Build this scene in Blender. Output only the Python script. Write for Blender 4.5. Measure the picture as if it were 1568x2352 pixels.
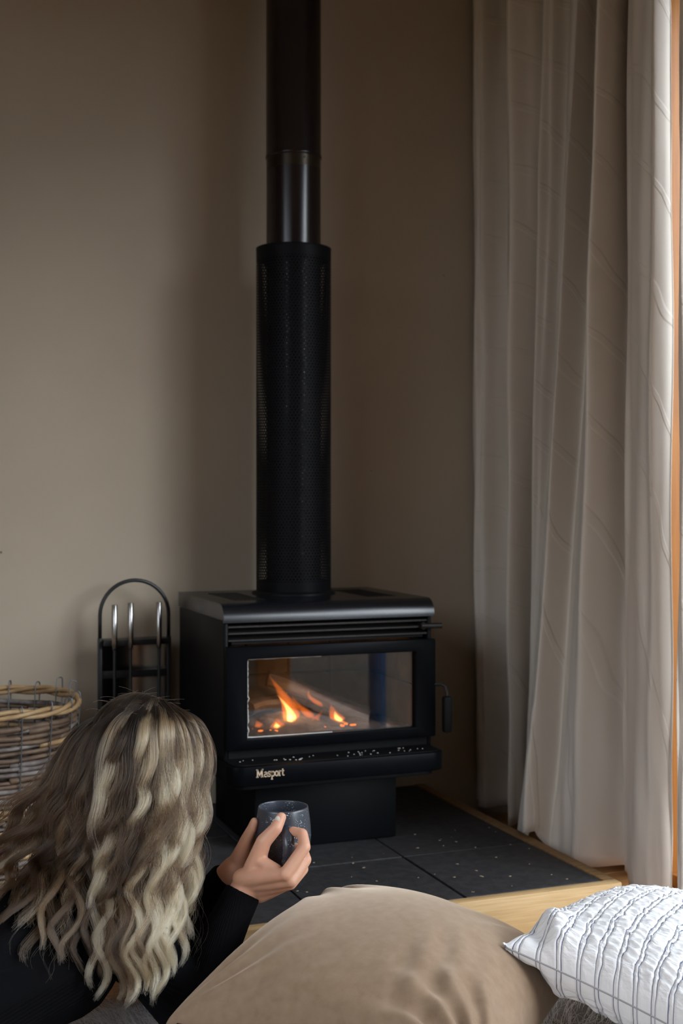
import bpy, bmesh, math, random
import numpy as np
from mathutils import Vector, Matrix, noise

random.seed(7); np.random.seed(7)
PI = math.pi
scene = bpy.context.scene
for o in list(bpy.data.objects): bpy.data.objects.remove(o, do_unlink=True)
col = scene.collection

# ------------------------------------------------------------------ camera, world, light, exposure
# room axes: x runs along the chimney wall (right +), y runs towards that wall, origin = right front corner of the hearth
CAM = (-1.61, -2.43, 0.96); YAW = math.radians(21)
cd = bpy.data.cameras.new('camera'); cam = bpy.data.objects.new('camera', cd); col.objects.link(cam)
cam.location = CAM; cam.rotation_euler = (PI/2, 0, -YAW)
cd.sensor_fit = 'AUTO'; cd.sensor_width = 36.0; cd.lens = 2900/2352*36
cd.shift_y = -26/2352; cd.clip_start = 0.05
cd.dof.use_dof = True; cd.dof.focus_distance = 2.27; cd.dof.aperture_fstop = 4.5
scene.camera = cam

w = bpy.data.worlds.new('sky'); scene.world = w; w.use_nodes = True
bg = w.node_tree.nodes['Background']; bg.inputs[0].default_value = (0.80, 0.88, 1.0, 1); bg.inputs[1].default_value = 6.8

# hazy low sun and bright sky beyond the tall window of the right wall (its head and the curtain cut the light off)
sl = bpy.data.lights.new('daylight', 'SUN'); sl.energy = 2.3; sl.angle = math.radians(26); sl.color = (0.90, 0.95, 1.0)
so_ = bpy.data.objects.new('daylight', sl); col.objects.link(so_); so_.location = (3, -4, 3)
_az, _el = math.radians(33), math.radians(20)
so_.rotation_euler = Vector((math.sin(_az)*math.cos(_el), -math.cos(_az)*math.cos(_el), math.sin(_el))).to_track_quat('Z', 'Y').to_euler()
pl = bpy.data.lights.new('window_portal', 'AREA'); pl.shape = 'RECTANGLE'; pl.size = 2.28; pl.size_y = 2.92; pl.cycles.is_portal = True
po = bpy.data.objects.new('window_portal', pl); col.objects.link(po); po.location = (0.47, -1.24, 1.17); po.rotation_euler = (0, PI/2, 0)
pl = bpy.data.lights.new('window_portal', 'AREA'); pl.shape = 'RECTANGLE'; pl.size = 1.9; pl.size_y = 2.5; pl.cycles.is_portal = True
po = bpy.data.objects.new('window_portal', pl); col.objects.link(po); po.location = (-3.13, -1.95, 1.50); po.rotation_euler = (0, -PI/2, 0)

vs = scene.view_settings
vs.view_transform = 'Standard'; vs.look = 'None'; vs.exposure = 0.0; vs.gamma = 1.0; vs.use_curve_mapping = False

# ------------------------------------------------------------------ helpers
COSY, SINY = math.cos(YAW), math.sin(YAW)
def cf(X, d, z):
    """plan frame turned by the viewing yaw: X to the right, d forward, z up -> room coordinates"""
    return Vector((CAM[0] + X*COSY + d*SINY, CAM[1] - X*SINY + d*COSY, z))

WL = {}
def wloc(o):
    return WL.get(o.name, Vector((0, 0, 0)))
def parent_to(o, p):
    if p is not None:
        o.parent = p
        o.matrix_parent_inverse = Matrix.Translation(-wloc(p))
def tag(o, label=None, cat=None, group=None, kind=None):
    if label: o['label'] = label
    if cat: o['category'] = cat
    if group: o['group'] = group
    if kind: o['kind'] = kind
    return o
def thing(name, loc, label, cat, group=None):
    o = bpy.data.objects.new(name, None); col.objects.link(o)
    o.empty_display_size = 0.05
    o.location = loc; WL[o.name] = Vector(loc)
    return tag(o, label, cat, group)
def link_mesh(name, me, m, parent=None, smooth=False):
    o = bpy.data.objects.new(name, me); col.objects.link(o)
    if m is not None and len(me.materials) == 0: me.materials.append(m)
    if smooth: me.polygons.foreach_set('use_smooth', [True]*len(me.polygons))
    parent_to(o, parent)
    return o

class MB:
    """collects shapes into one mesh"""
    def __init__(s): s.v = []; s.f = []
    def add(s, v, f):
        n = len(s.v); s.v += [tuple(p) for p in v]; s.f += [tuple(i+n for i in q) for q in f]; return s
    def box(s, a, b):
        x0, y0, z0 = a; x1, y1, z1 = b
        return s.add([(x0,y0,z0),(x1,y0,z0),(x1,y1,z0),(x0,y1,z0),(x0,y0,z1),(x1,y0,z1),(x1,y1,z1),(x0,y1,z1)],
                     [(3,2,1,0),(4,5,6,7),(0,1,5,4),(1,2,6,5),(2,3,7,6),(3,0,4,7)])
    def prism(s, pts, axis, a, b):
        """2D polygon extruded along axis 'x','y' or 'z' between a and b"""
        def mk(p, t):
            return {'x': (t, p[0], p[1]), 'y': (p[0], t, p[1]), 'z': (p[0], p[1], t)}[axis]
        n = len(pts)
        v = [mk(p, a) for p in pts] + [mk(p, b) for p in pts]
        f = [tuple(range(n))[::-1], tuple(range(n, 2*n))] + [(i, (i+1) % n, n+(i+1) % n, n+i) for i in range(n)]
        return s.add(v, f)
    def tube(s, path, r, n=8, cap=True, closed=False):
        P = [Vector(p) for p in path]; m = len(P)
        R = r if isinstance(r, (list, tuple)) else [r]*m
        v = []; f = []; up = None
        for i in range(m):
            if closed: t = P[(i+1) % m] - P[i-1]
            else: t = P[min(i+1, m-1)] - P[max(i-1, 0)]
            t.normalize()
            if up is None:
                up = Vector((0, 0, 1)) if abs(t.z) < 0.9 else Vector((0, 1, 0))
            a = t.cross(up)
            if a.length < 1e-6: a = t.orthogonal()
            a.normalize(); b = a.cross(t); b.normalize(); up = b
            for k in range(n):
                an = 2*PI*k/n
                v.append(P[i] + a*math.cos(an)*R[i] + b*math.sin(an)*R[i])
        for i in range(m if closed else m-1):
            j = (i+1) % m
            for k in range(n):
                k2 = (k+1) % n
                f.append((i*n+k, i*n+k2, j*n+k2, j*n+k))
        if cap and not closed:
            f.append(tuple(range(n))); f.append(tuple((m-1)*n+k for k in range(n))[::-1])
        return s.add(v, f)
    def lathe(s, prof, c, n=32, cap=False):
        cx, cy = c; v = []; f = []; m = len(prof)
        for r, z in prof:
            for k in range(n):
                a = 2*PI*k/n; v.append((cx+r*math.cos(a), cy+r*math.sin(a), z))
        for i in range(m-1):
            for k in range(n):
                k2 = (k+1) % n; f.append((i*n+k, i*n+k2, (i+1)*n+k2, (i+1)*n+k))
        if cap:
            f.append(tuple(range(n))[::-1]); f.append(tuple((m-1)*n+k for k in range(n)))
        return s.add(v, f)
    def ball(s, c, r, n=12, M=None):
        c = Vector(c); rr = Vector(r) if not isinstance(r, (int, float)) else Vector((r, r, r))
        v = []; f = []; h = n//2
        for i in range(1, h):
            th = PI*i/h
            for k in range(n):
                a = 2*PI*k/n
                p = Vector((rr.x*math.sin(th)*math.cos(a), rr.y*math.sin(th)*math.sin(a), rr.z*math.cos(th)))
                v.append(c + (M @ p if M else p))
        t = len(v); p = Vector((0, 0, rr.z)); v.append(c + (M @ p if M else p)); v.append(c - (M @ p if M else p))
        for i in range(h-2):
            for k in range(n):
                k2 = (k+1) % n; f.append((i*n+k, (i+1)*n+k, (i+1)*n+k2, i*n+k2))
        for k in range(n):
            k2 = (k+1) % n; f.append((t, k, k2)); f.append((t+1, (h-2)*n+k2, (h-2)*n+k))
        return s.add(v, f)
    def caps(s, p, q, r1, r2, n=14):
        """tapered capsule"""
        p = Vector(p); q = Vector(q); ax = (q-p); L = ax.length; ax.normalize()
        pts = []; R = []
        for i in range(5):
            a = PI/2*(1-i/5); pts.append(p - ax*r1*math.sin(a)*0.999); R.append(max(r1*math.cos(a), 1e-4))
        pts.append(p); R.append(r1); pts.append(q); R.append(r2)
        for i in range(1, 6):
            a = PI/2*(i/5); pts.append(q + ax*r2*math.sin(a)*0.999); R.append(max(r2*math.cos(a), 1e-4))
        return s.tube(pts, R, n)
    def mesh(s, name):
        me = bpy.data.meshes.new(name); me.from_pydata(s.v, [], s.f); me.update(); return me
    def build(s, name, m, parent=None, bevel=0, smooth=False, seg=2, angle=40):
        me = s.mesh(name)
        bm = bmesh.new(); bm.from_mesh(me); bmesh.ops.recalc_face_normals(bm, faces=bm.faces)
        if bevel:
            ed = [e for e in bm.edges if len(e.link_faces) == 2 and e.calc_face_angle() > math.radians(angle)]
            bmesh.ops.bevel(bm, geom=ed, offset=bevel, segments=seg, affect='EDGES', profile=0.5, clamp_overlap=True)
            smooth = True
        bm.to_mesh(me); bm.free()
        o = link_mesh(name, me, m, parent, smooth)
        if smooth and bevel:
            me.set_sharp_from_angle(angle=math.radians(35))
        return o

def bx(name, a, b, m, parent=None, bevel=0.0):
    return MB().box(a, b).build(name, m, parent, bevel)

# ------------------------------------------------------------------ materials
def nd(nt, typ, **kw):
    n = nt.nodes.new(typ)
    for k, v in kw.items(): setattr(n, k, v)
    return n
def mat(name, base, rough=0.5, metal=0.0, vary=None, scale=8.0, stretch=(1, 1, 1), bump=0.0, bscale=60.0, bstretch=(1,1,1), spec=0.5,
        sheen=0.0, detail=5.0, contrast=(0.35, 0.65), coat=0.0, bdist=0.002, rvary=0.0):
    m = bpy.data.materials.new(name); m.use_nodes = True; nt = m.node_tree
    p = nt.nodes['Principled BSDF']
    p.inputs['Base Color'].default_value = (*base, 1); p.inputs['Roughness'].default_value = rough
    p.inputs['Metallic'].default_value = metal; p.inputs['Specular IOR Level'].default_value = spec
    if sheen: p.inputs['Sheen Weight'].default_value = sheen; p.inputs['Sheen Roughness'].default_value = 0.4
    if coat: p.inputs['Coat Weight'].default_value = coat
    tc = nd(nt, 'ShaderNodeTexCoord')
    if vary:
        mp = nd(nt, 'ShaderNodeMapping'); mp.inputs['Scale'].default_value = stretch
        no = nd(nt, 'ShaderNodeTexNoise'); no.inputs['Scale'].default_value = scale; no.inputs['Detail'].default_value = detail
        rp = nd(nt, 'ShaderNodeValToRGB')
        rp.color_ramp.elements[0].position = contrast[0]; rp.color_ramp.elements[1].position = contrast[1]
        rp.color_ramp.elements[0].color = (*base, 1); rp.color_ramp.elements[1].color = (*vary, 1)
        nt.links.new(tc.outputs['Object'], mp.inputs[0]); nt.links.new(mp.outputs[0], no.inputs['Vector'])
        nt.links.new(no.outputs['Fac'], rp.inputs[0]); nt.links.new(rp.outputs[0], p.inputs['Base Color'])
    if bump:
        mp2 = nd(nt, 'ShaderNodeMapping'); mp2.inputs['Scale'].default_value = bstretch
        n2 = nd(nt, 'ShaderNodeTexNoise'); n2.inputs['Scale'].default_value = bscale; n2.inputs['Detail'].default_value = 6
        bp = nd(nt, 'ShaderNodeBump'); bp.inputs['Strength'].default_value = bump; bp.inputs['Distance'].default_value = bdist
        nt.links.new(tc.outputs['Object'], mp2.inputs[0]); nt.links.new(mp2.outputs[0], n2.inputs['Vector'])
        nt.links.new(n2.outputs['Fac'], bp.inputs['Height']); nt.links.new(bp.outputs[0], p.inputs['Normal'])
    return m

M = {}
M['wall'] = mat('wall_paint', (0.42, 0.345, 0.262), 0.75, vary=(0.395, 0.322, 0.243), scale=2.5, bump=0.12, bscale=160, bdist=0.001, spec=0.25)
# small scuffs with a shape of their own on the wall
nt = M['wall'].node_tree
pb = nt.nodes['Principled BSDF']; lk = pb.inputs['Base Color'].links[0].from_socket
vo = nd(nt, 'ShaderNodeTexVoronoi'); vo.inputs['Scale'].default_value = 5.0; vo.inputs['Randomness'].default_value = 1.0
tcw = nd(nt, 'ShaderNodeTexCoord'); nt.links.new(tcw.outputs['Object'], vo.inputs['Vector'])
lt = nd(nt, 'ShaderNodeMath', operation='LESS_THAN'); lt.inputs[1].default_value = 0.016; nt.links.new(vo.outputs['Distance'], lt.inputs[0])
mx = nd(nt, 'ShaderNodeMix', data_type='RGBA'); mx.inputs['B'].default_value = (0.13, 0.10, 0.075, 1)
nt.links.new(lt.outputs[0], mx.inputs['Factor']); nt.links.new(lk, mx.inputs['A']); nt.links.new(mx.outputs['Result'], pb.inputs['Base Color'])

M['ceiling'] = mat('ceiling_paint', (0.55, 0.52, 0.47), 0.9)
M['floorwood'] = mat('floor_timber', (0.42, 0.20, 0.075), 0.38, vary=(0.28, 0.12, 0.04), scale=6, stretch=(1, 14, 14), bump=0.1, bscale=20, bstretch=(1, 20, 20))
M['subfloor'] = mat('subfloor', (0.10, 0.05, 0.025), 0.9)
M['pine'] = mat('hearth_pine', (0.66, 0.44, 0.21), 0.55, vary=(0.50, 0.30, 0.12), scale=5, stretch=(1.5, 16, 30), bump=0.25, bscale=14, bstretch=(1, 20, 30), contrast=(0.3, 0.75))
M['pine_dark'] = mat('hearth_pine_old', (0.30, 0.175, 0.075), 0.6, vary=(0.20, 0.105, 0.04), scale=5, stretch=(1.5, 16, 30), bump=0.25, bscale=14, bstretch=(1, 20, 30))
M['tile'] = mat('slate_tile', (0.030, 0.029, 0.031), 0.66, vary=(0.046, 0.0445, 0.0455), scale=40, detail=9, bump=0.5, bscale=130, spec=0.35, contrast=(0.4, 0.62))
M['grout'] = mat('grout', (0.11, 0.108, 0.11), 0.9)
M['stove'] = mat('stove_enamel', (0.004, 0.0045, 0.0055), 0.45, bump=0.03, bscale=400, spec=0.10, bdist=0.0005)
M['stovesat'] = mat('stove_satin', (0.0028, 0.0032, 0.0042), 0.38, bump=0.03, bscale=500, spec=0.045, bdist=0.0004)
M['stovelid'] = mat('stove_lid_satin', (0.005, 0.0058, 0.008), 0.25, bump=0.02, bscale=500, spec=0.55, bdist=0.0004)
M['stovemat'] = mat('stove_matt', (0.004, 0.004, 0.0045), 0.6, spec=0.15)
M['castiron'] = mat('cast_iron', (0.028, 0.024, 0.023), 0.45, metal=0.6, bump=0.2, bscale=200)
M['flue'] = mat('flue_steel', (0.007, 0.0042, 0.0045), 0.24, vary=(0.012, 0.0055, 0.0055), scale=6, spec=0.42)
M['fluejoint'] = mat('flue_heat_tint', (0.055, 0.04, 0.018), 0.30, metal=0.6, vary=(0.02, 0.012, 0.008), scale=5)
M['brick'] = mat('firebrick', (0.15, 0.115, 0.075), 0.9, vary=(0.06, 0.045, 0.032), scale=9, bump=0.4, bscale=60)
M['ash'] = mat('ash', (0.22, 0.215, 0.21), 0.95, vary=(0.08, 0.078, 0.078), scale=14, bump=0.8, bscale=30, bdist=0.01)
M['log'] = mat('charred_log', (0.010, 0.010, 0.014), 0.6, vary=(0.035, 0.03, 0.035), scale=12, stretch=(2, 9, 9), bump=0.8, bscale=25, bdist=0.006)
M['gold'] = mat('badge_gold', (0.72, 0.55, 0.38), 0.45, metal=0.2)
M['rope'] = mat('rope_seal', (0.55, 0.53, 0.50), 0.95, bump=0.8, bscale=200)
M['blackmetal'] = mat('black_metal', (0.012, 0.012, 0.013), 0.4, spec=0.5)
M['chrome'] = mat('chrome', (0.42, 0.40, 0.385), 0.22, metal=1.0)
M['steelpanel'] = mat('polished_steel', (0.30, 0.27, 0.245), 0.22, metal=1.0)
M['wire'] = mat('basket_wire', (0.16, 0.165, 0.17), 0.45, metal=0.8)
M['rodgrey'] = mat('willow_grey', (0.24, 0.205, 0.185), 0.6, vary=(0.10, 0.075, 0.062), scale=30, bump=0.3, bscale=90)
M['rodbrown'] = mat('willow_brown', (0.17, 0.105, 0.062), 0.6, vary=(0.09, 0.055, 0.035), scale=26, bump=0.3, bscale=90)
M['rodtan'] = mat('willow_tan', (0.42, 0.27, 0.13), 0.5, vary=(0.30, 0.18, 0.085), scale=26, bump=0.2, bscale=90)
M['skin'] = mat('skin', (0.60, 0.325, 0.21), 0.48, vary=(0.66, 0.335, 0.22), scale=28, bump=0.15, bscale=260, bdist=0.0006, spec=0.4)
M['skin'].node_tree.nodes['Principled BSDF'].inputs['Subsurface Weight'].default_value = 0.15
M['skin'].node_tree.nodes['Principled BSDF'].inputs['Subsurface Radius'].default_value = (0.012, 0.004, 0.002)
M['nail'] = mat('nail_polish', (0.66, 0.58, 0.50), 0.22)
M['eyewhite'] = mat('eye_white', (0.75, 0.73, 0.70), 0.2)
M['iris'] = mat('iris', (0.10, 0.16, 0.20), 0.2)
M['lips'] = mat('lips', (0.50, 0.20, 0.17), 0.4)
M['knit'] = mat('black_knit', (0.0035, 0.0035, 0.0042), 0.9, spec=0.08)
nt = M['knit'].node_tree; wv = nd(nt, 'ShaderNodeTexWave'); wv.bands_direction = 'Y'; wv.inputs['Scale'].default_value = 110
wv.inputs['Distortion'].default_value = 1.0
mpk = nd(nt, 'ShaderNodeMapping'); mpk.inputs['Rotation'].default_value = (0, math.radians(24), math.radians(-21))
tck = nd(nt, 'ShaderNodeTexCoord'); bpk = nd(nt, 'ShaderNodeBump'); bpk.inputs['Strength'].default_value = 0.5; bpk.inputs['Distance'].default_value = 0.0015
nt.links.new(tck.outputs['Object'], mpk.inputs[0]); nt.links.new(mpk.outputs[0], wv.inputs['Vector'])
nt.links.new(wv.outputs['Fac'], bpk.inputs['Height']); nt.links.new(bpk.outputs[0], nt.nodes['Principled BSDF'].inputs['Normal'])
M['denim'] = mat('dark_trousers', (0.015, 0.016, 0.02), 0.85)
M['mug'] = mat('speckled_glaze', (0.042, 0.047, 0.060), 0.30, spec=0.6)
nt = M['mug'].node_tree; vo = nd(nt, 'ShaderNodeTexVoronoi'); vo.inputs['Scale'].default_value = 330
vo2 = nd(nt, 'ShaderNodeTexNoise'); vo2.inputs['Scale'].default_value = 34
tcm = nd(nt, 'ShaderNodeTexCoord'); nt.links.new(tcm.outputs['Object'], vo.inputs['Vector']); nt.links.new(tcm.outputs['Object'], vo2.inputs['Vector'])
ma = nd(nt, 'ShaderNodeMapRange'); ma.inputs['From Min'].default_value = 0.42; ma.inputs['From Max'].default_value = 0.75
ma.inputs['To Min'].default_value = 0.04; ma.inputs['To Max'].default_value = 0.36
nt.links.new(vo2.outputs['Fac'], ma.inputs['Value'])
ltm = nd(nt, 'ShaderNodeMath', operation='LESS_THAN'); nt.links.new(vo.outputs['Distance'], ltm.inputs[0]); nt.links.new(ma.outputs[0], ltm.inputs[1])
mxm = nd(nt, 'ShaderNodeMix', data_type='RGBA'); mxm.inputs['A'].default_value = (0.042, 0.047, 0.060, 1); mxm.inputs['B'].default_value = (0.66, 0.66, 0.68, 1)
nt.links.new(ltm.outputs[0], mxm.inputs['Factor']); nt.links.new(mxm.outputs['Result'], nt.nodes['Principled BSDF'].inputs['Base Color'])
M['coffee'] = mat('coffee', (0.012, 0.007, 0.004), 0.1)
M['velvet'] = mat('brown_velvet', (0.235, 0.152, 0.093), 0.85, vary=(0.29, 0.198, 0.128), scale=55, detail=12, contrast=(0.30, 0.72), sheen=0.9, bump=0.35, bscale=900, spec=0.15, bdist=0.0006)
M['velvet'].node_tree.nodes['Principled BSDF'].inputs['Sheen Tint'].default_value = (0.80, 0.66, 0.52, 1)
M['zip'] = mat('zip_tape', (0.035, 0.016, 0.012), 0.6)
M['hide'] = mat('sheepskin_hide', (0.35, 0.33, 0.31), 0.95)
M['garden'] = mat('garden_deck', (0.050, 0.040, 0.026), 0.9, vary=(0.03, 0.028, 0.016), scale=3)
M['sky_block_hedge'] = mat('sky_block_leaves', (0.06, 0.09, 0.035), 0.8, vary=(0.02, 0.035, 0.012), scale=9)
M['bluepaint'] = mat('blue_paint', (0.02, 0.13, 0.32), 0.4)
M['jamb'] = mat('oiled_timber', (0.40, 0.155, 0.028), 0.5, vary=(0.32, 0.115, 0.02), scale=5, stretch=(20, 20, 1))

# curtain fabric: beige with faint embroidered arcs, a little light passing through
m = bpy.data.materials.new('curtain_fabric'); m.use_nodes = True; nt = m.node_tree; p = nt.nodes['Principled BSDF']
p.inputs['Base Color'].default_value = (0.77, 0.685, 0.59, 1); p.inputs['Roughness'].default_value = 0.85; p.inputs['Specular IOR Level'].default_value = 0.2
p.inputs['Sheen Weight'].default_value = 0.15
uvn = nd(nt, 'ShaderNodeUVMap')
mp = nd(nt, 'ShaderNodeMapping'); mp.inputs['Scale'].default_value = (1, 1, 1)
wv = nd(nt, 'ShaderNodeTexWave'); wv.wave_type = 'RINGS'; wv.rings_direction = 'SPHERICAL'; wv.inputs['Scale'].default_value = 1.9
wv.inputs['Distortion'].default_value = 2.4; wv.inputs['Detail'].default_value = 1.0; wv.inputs['Detail Scale'].default_value = 2.0
rp = nd(nt, 'ShaderNodeValToRGB'); rp.color_ramp.elements[0].position = 0.955; rp.color_ramp.elements[1].position = 0.985
no = nd(nt, 'ShaderNodeTexNoise'); no.inputs['Scale'].default_value = 900
ad = nd(nt, 'ShaderNodeMath', operation='MULTIPLY_ADD'); ad.inputs[1].default_value = 0.25
bp = nd(nt, 'ShaderNodeBump'); bp.inputs['Strength'].default_value = 0.8; bp.inputs['Distance'].default_value = 0.0020
nt.links.new(uvn.outputs[0], mp.inputs[0]); nt.links.new(mp.outputs[0], wv.inputs['Vector']); nt.links.new(wv.outputs['Fac'], rp.inputs[0])
nt.links.new(uvn.outputs[0], no.inputs['Vector']); nt.links.new(no.outputs['Fac'], ad.inputs[0]); nt.links.new(rp.outputs[0], ad.inputs[2])
nt.links.new(ad.outputs[0], bp.inputs['Height']); nt.links.new(bp.outputs[0], p.inputs['Normal'])
tr = nd(nt, 'ShaderNodeBsdfTranslucent'); tr.inputs[0].default_value = (0.50, 0.36, 0.22, 1)
mxs = nd(nt, 'ShaderNodeMixShader'); mxs.inputs[0].default_value = 0.10
nt.links.new(p.outputs[0], mxs.inputs[1]); nt.links.new(tr.outputs[0], mxs.inputs[2]); nt.links.new(mxs.outputs[0], nt.nodes['Material Output'].inputs[0])
M['curtain'] = m

# perforated steel of the flue shield: rows of small holes
m = bpy.data.materials.new('perforated_steel'); m.use_nodes = True; nt = m.node_tree; p = nt.nodes['Principled BSDF']
p.inputs['Base Color'].default_value = (0.005, 0.005, 0.006, 1); p.inputs['Roughness'].default_value = 0.5; p.inputs['Specular IOR Level'].default_value = 0.08
uvn = nd(nt, 'ShaderNodeUVMap'); sp = nd(nt, 'ShaderNodeSeparateXYZ'); nt.links.new(uvn.outputs[0], sp.inputs[0])
def mth(op, a, b=None):
    n = nd(nt, 'ShaderNodeMath', operation=op)
    for i, x in enumerate((a, b)):
        if x is None: continue
        if isinstance(x, (int, float)): n.inputs[i].default_value = x
        else: nt.links.new(x, n.inputs[i])
    return n.outputs[0]
def holes(off):
    fu = mth('SUBTRACT', mth('FRACT', mth('ADD', sp.outputs[0], off)), 0.5)
    fv = mth('SUBTRACT', mth('FRACT', mth('ADD', sp.outputs[1], off)), 0.5)
    return mth('SQRT', mth('ADD', mth('MULTIPLY', fu, fu), mth('MULTIPLY', mth('MULTIPLY', fv, fv), 1.6)))
dmin = mth('MINIMUM', holes(0.0), holes(0.5))
hole = mth('LESS_THAN', dmin, 0.20)
inside = mth('MULTIPLY', mth('GREATER_THAN', sp.outputs[1], 2.0), mth('LESS_THAN', sp.outputs[1], 59.0))
hole = mth('MULTIPLY', hole, inside)
tr = nd(nt, 'ShaderNodeBsdfTransparent'); mxs = nd(nt, 'ShaderNodeMixShader')
nt.links.new(hole, mxs.inputs[0]); nt.links.new(p.outputs[0], mxs.inputs[1]); nt.links.new(tr.outputs[0], mxs.inputs[2]); nt.links.new(mxs.outputs[0], nt.nodes['Material Output'].inputs[0])
M['perf'] = m

# window and stove glass: clear pane with Fresnel gloss
def glass(name, tint, extra=0.0):
    m = bpy.data.materials.new(name); m.use_nodes = True; nt = m.node_tree; nt.nodes.remove(nt.nodes['Principled BSDF'])
    fr = nd(nt, 'ShaderNodeFresnel'); ge = nd(nt, 'ShaderNodeNewGeometry'); mr = nd(nt, 'ShaderNodeMapRange')
    mr.inputs['To Min'].default_value = 1.5; mr.inputs['To Max'].default_value = 1/1.5
    nt.links.new(ge.outputs['Backfacing'], mr.inputs['Value']); nt.links.new(mr.outputs[0], fr.inputs[0])
    a = nd(nt, 'ShaderNodeMath', operation='ADD'); a.inputs[1].default_value = extra; nt.links.new(fr.outputs[0], a.inputs[0])
    t = nd(nt, 'ShaderNodeBsdfTransparent'); t.inputs[0].default_value = (*tint, 1)
    g = nd(nt, 'ShaderNodeBsdfGlossy'); g.inputs['Roughness'].default_value = 0.02
    x = nd(nt, 'ShaderNodeMixShader'); nt.links.new(a.outputs[0], x.inputs[0]); nt.links.new(t.outputs[0], x.inputs[1]); nt.links.new(g.outputs[0], x.inputs[2])
    nt.links.new(x.outputs[0], nt.nodes['Material Output'].inputs[0]); return m
M['stoveglass'] = glass('stove_glass', (0.88, 0.85, 0.82), 0.02)
M['windowglass'] = glass('window_glass', (0.96, 0.97, 0.97))

def flame_mat(name, color, strength):
    m = bpy.data.materials.new(name); m.use_nodes = True; nt = m.node_tree; nt.nodes.remove(nt.nodes['Principled BSDF'])
    e = nd(nt, 'ShaderNodeEmission'); e.inputs[0].default_value = (*color, 1); e.inputs[1].default_value = strength
    nt.links.new(e.outputs[0], nt.nodes['Material Output'].inputs['Volume']); return m
M['flame_outer'] = flame_mat('flame_orange', (1.0, 0.20, 0.025), 55)
M['flame_inner'] = flame_mat('flame_yellow', (1.0, 0.50, 0.13), 320)
M['ember'] = mat('ember', (0.05, 0.01, 0.005), 0.9)
pe = M['ember'].node_tree.nodes['Principled BSDF']; pe.inputs['Emission Color'].default_value = (1.0, 0.25, 0.05, 1); pe.inputs['Emission Strength'].default_value = 1.6

# white quilted pillow: pairs of dark stitch lines
def pillow_mat():
    m = bpy.data.materials.new('quilted_cotton'); m.use_nodes = True; nt = m.node_tree; p = nt.nodes['Principled BSDF']
    p.inputs['Roughness'].default_value = 0.85; p.inputs['Specular IOR Level'].default_value = 0.2; p.inputs['Sheen Weight'].default_value = 0.2
    uvn = nd(nt, 'ShaderNodeUVMap'); sp = nd(nt, 'ShaderNodeSeparateXYZ'); nt.links.new(uvn.outputs[0], sp.inputs[0])
    nw = nd(nt, 'ShaderNodeTexNoise'); nw.inputs['Scale'].default_value = 38; nw.inputs['Detail'].default_value = 2; nt.links.new(uvn.outputs[0], nw.inputs['Vector'])
    def mt(op, a, b=None, c=None):
        n = nd(nt, 'ShaderNodeMath', operation=op)
        for i, x in enumerate((a, b, c)):
            if x is None: continue
            if isinstance(x, (int, float)): n.inputs[i].default_value = x
            else: nt.links.new(x, n.inputs[i])
        return n.outputs[0]
    # u in metres along the seam edge; pairs of lines every 34 mm, 10 mm apart
    uu = mt('ADD', sp.outputs[0], mt('MULTIPLY', mt('SUBTRACT', nw.outputs['Fac'], 0.5), 0.016))
    fr = mt('FRACT', mt('DIVIDE', uu, 0.034))
    d1 = mt('ABSOLUTE', mt('SUBTRACT', fr, 0.385)); d2 = mt('ABSOLUTE', mt('SUBTRACT', fr, 0.615))
    dm = mt('MINIMUM', d1, d2)
    line = mt('LESS_THAN', dm, 0.022)
    mx = nd(nt, 'ShaderNodeMix', data_type='RGBA'); mx.inputs['A'].default_value = (0.82, 0.80, 0.785, 1); mx.inputs['B'].default_value = (0.16, 0.17, 0.24, 1)
    nt.links.new(line, mx.inputs['Factor']); nt.links.new(mx.outputs['Result'], p.inputs['Base Color'])
    # ruching: short wrinkles across the gaps
    mp = nd(nt, 'ShaderNodeMapping'); mp.inputs['Scale'].default_value = (40, 170, 1)
    n2 = nd(nt, 'ShaderNodeTexNoise'); n2.inputs['Scale'].default_value = 1.0; n2.inputs['Detail'].default_value = 3
    nt.links.new(uvn.outputs[0], mp.inputs[0]); nt.links.new(mp.outputs[0], n2.inputs['Vector'])
    pull = mt('MINIMUM', mt('MULTIPLY', dm, 9.0), 1.0)
    h = mt('ADD', mt('MULTIPLY', n2.outputs['Fac'], 0.9), mt('MULTIPLY', pull, 0.35))
    bp = nd(nt, 'ShaderNodeBump'); bp.inputs['Strength'].default_value = 0.9; bp.inputs['Distance'].default_value = 0.0055
    nt.links.new(h, bp.inputs['Height']); nt.links.new(bp.outputs[0], p.inputs['Normal'])
    return m
M['quilt'] = pillow_mat()

# hair: colour carried by each strand, dark roots running into blond lengths
def hair_mat(name, rough=0.32):
    m = bpy.data.materials.new(name); m.use_nodes = True; nt = m.node_tree; nt.nodes.remove(nt.nodes['Principled BSDF'])
    h = nd(nt, 'ShaderNodeBsdfHairPrincipled'); h.parametrization = 'COLOR'
    at = nd(nt, 'ShaderNodeAttribute'); at.attribute_name = 'strand_colour'
    nt.links.new(at.outputs['Color'], h.inputs['Color']); h.inputs['Roughness'].default_value = rough; h.inputs['Radial Roughness'].default_value = 0.4; h.inputs['IOR'].default_value = 1.40
    nt.links.new(h.outputs[0], nt.nodes['Material Output'].inputs[0]); return m
M['hair'] = hair_mat('blond_hair'); M['fur'] = hair_mat('sheepskin_fur', 0.5)

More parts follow.
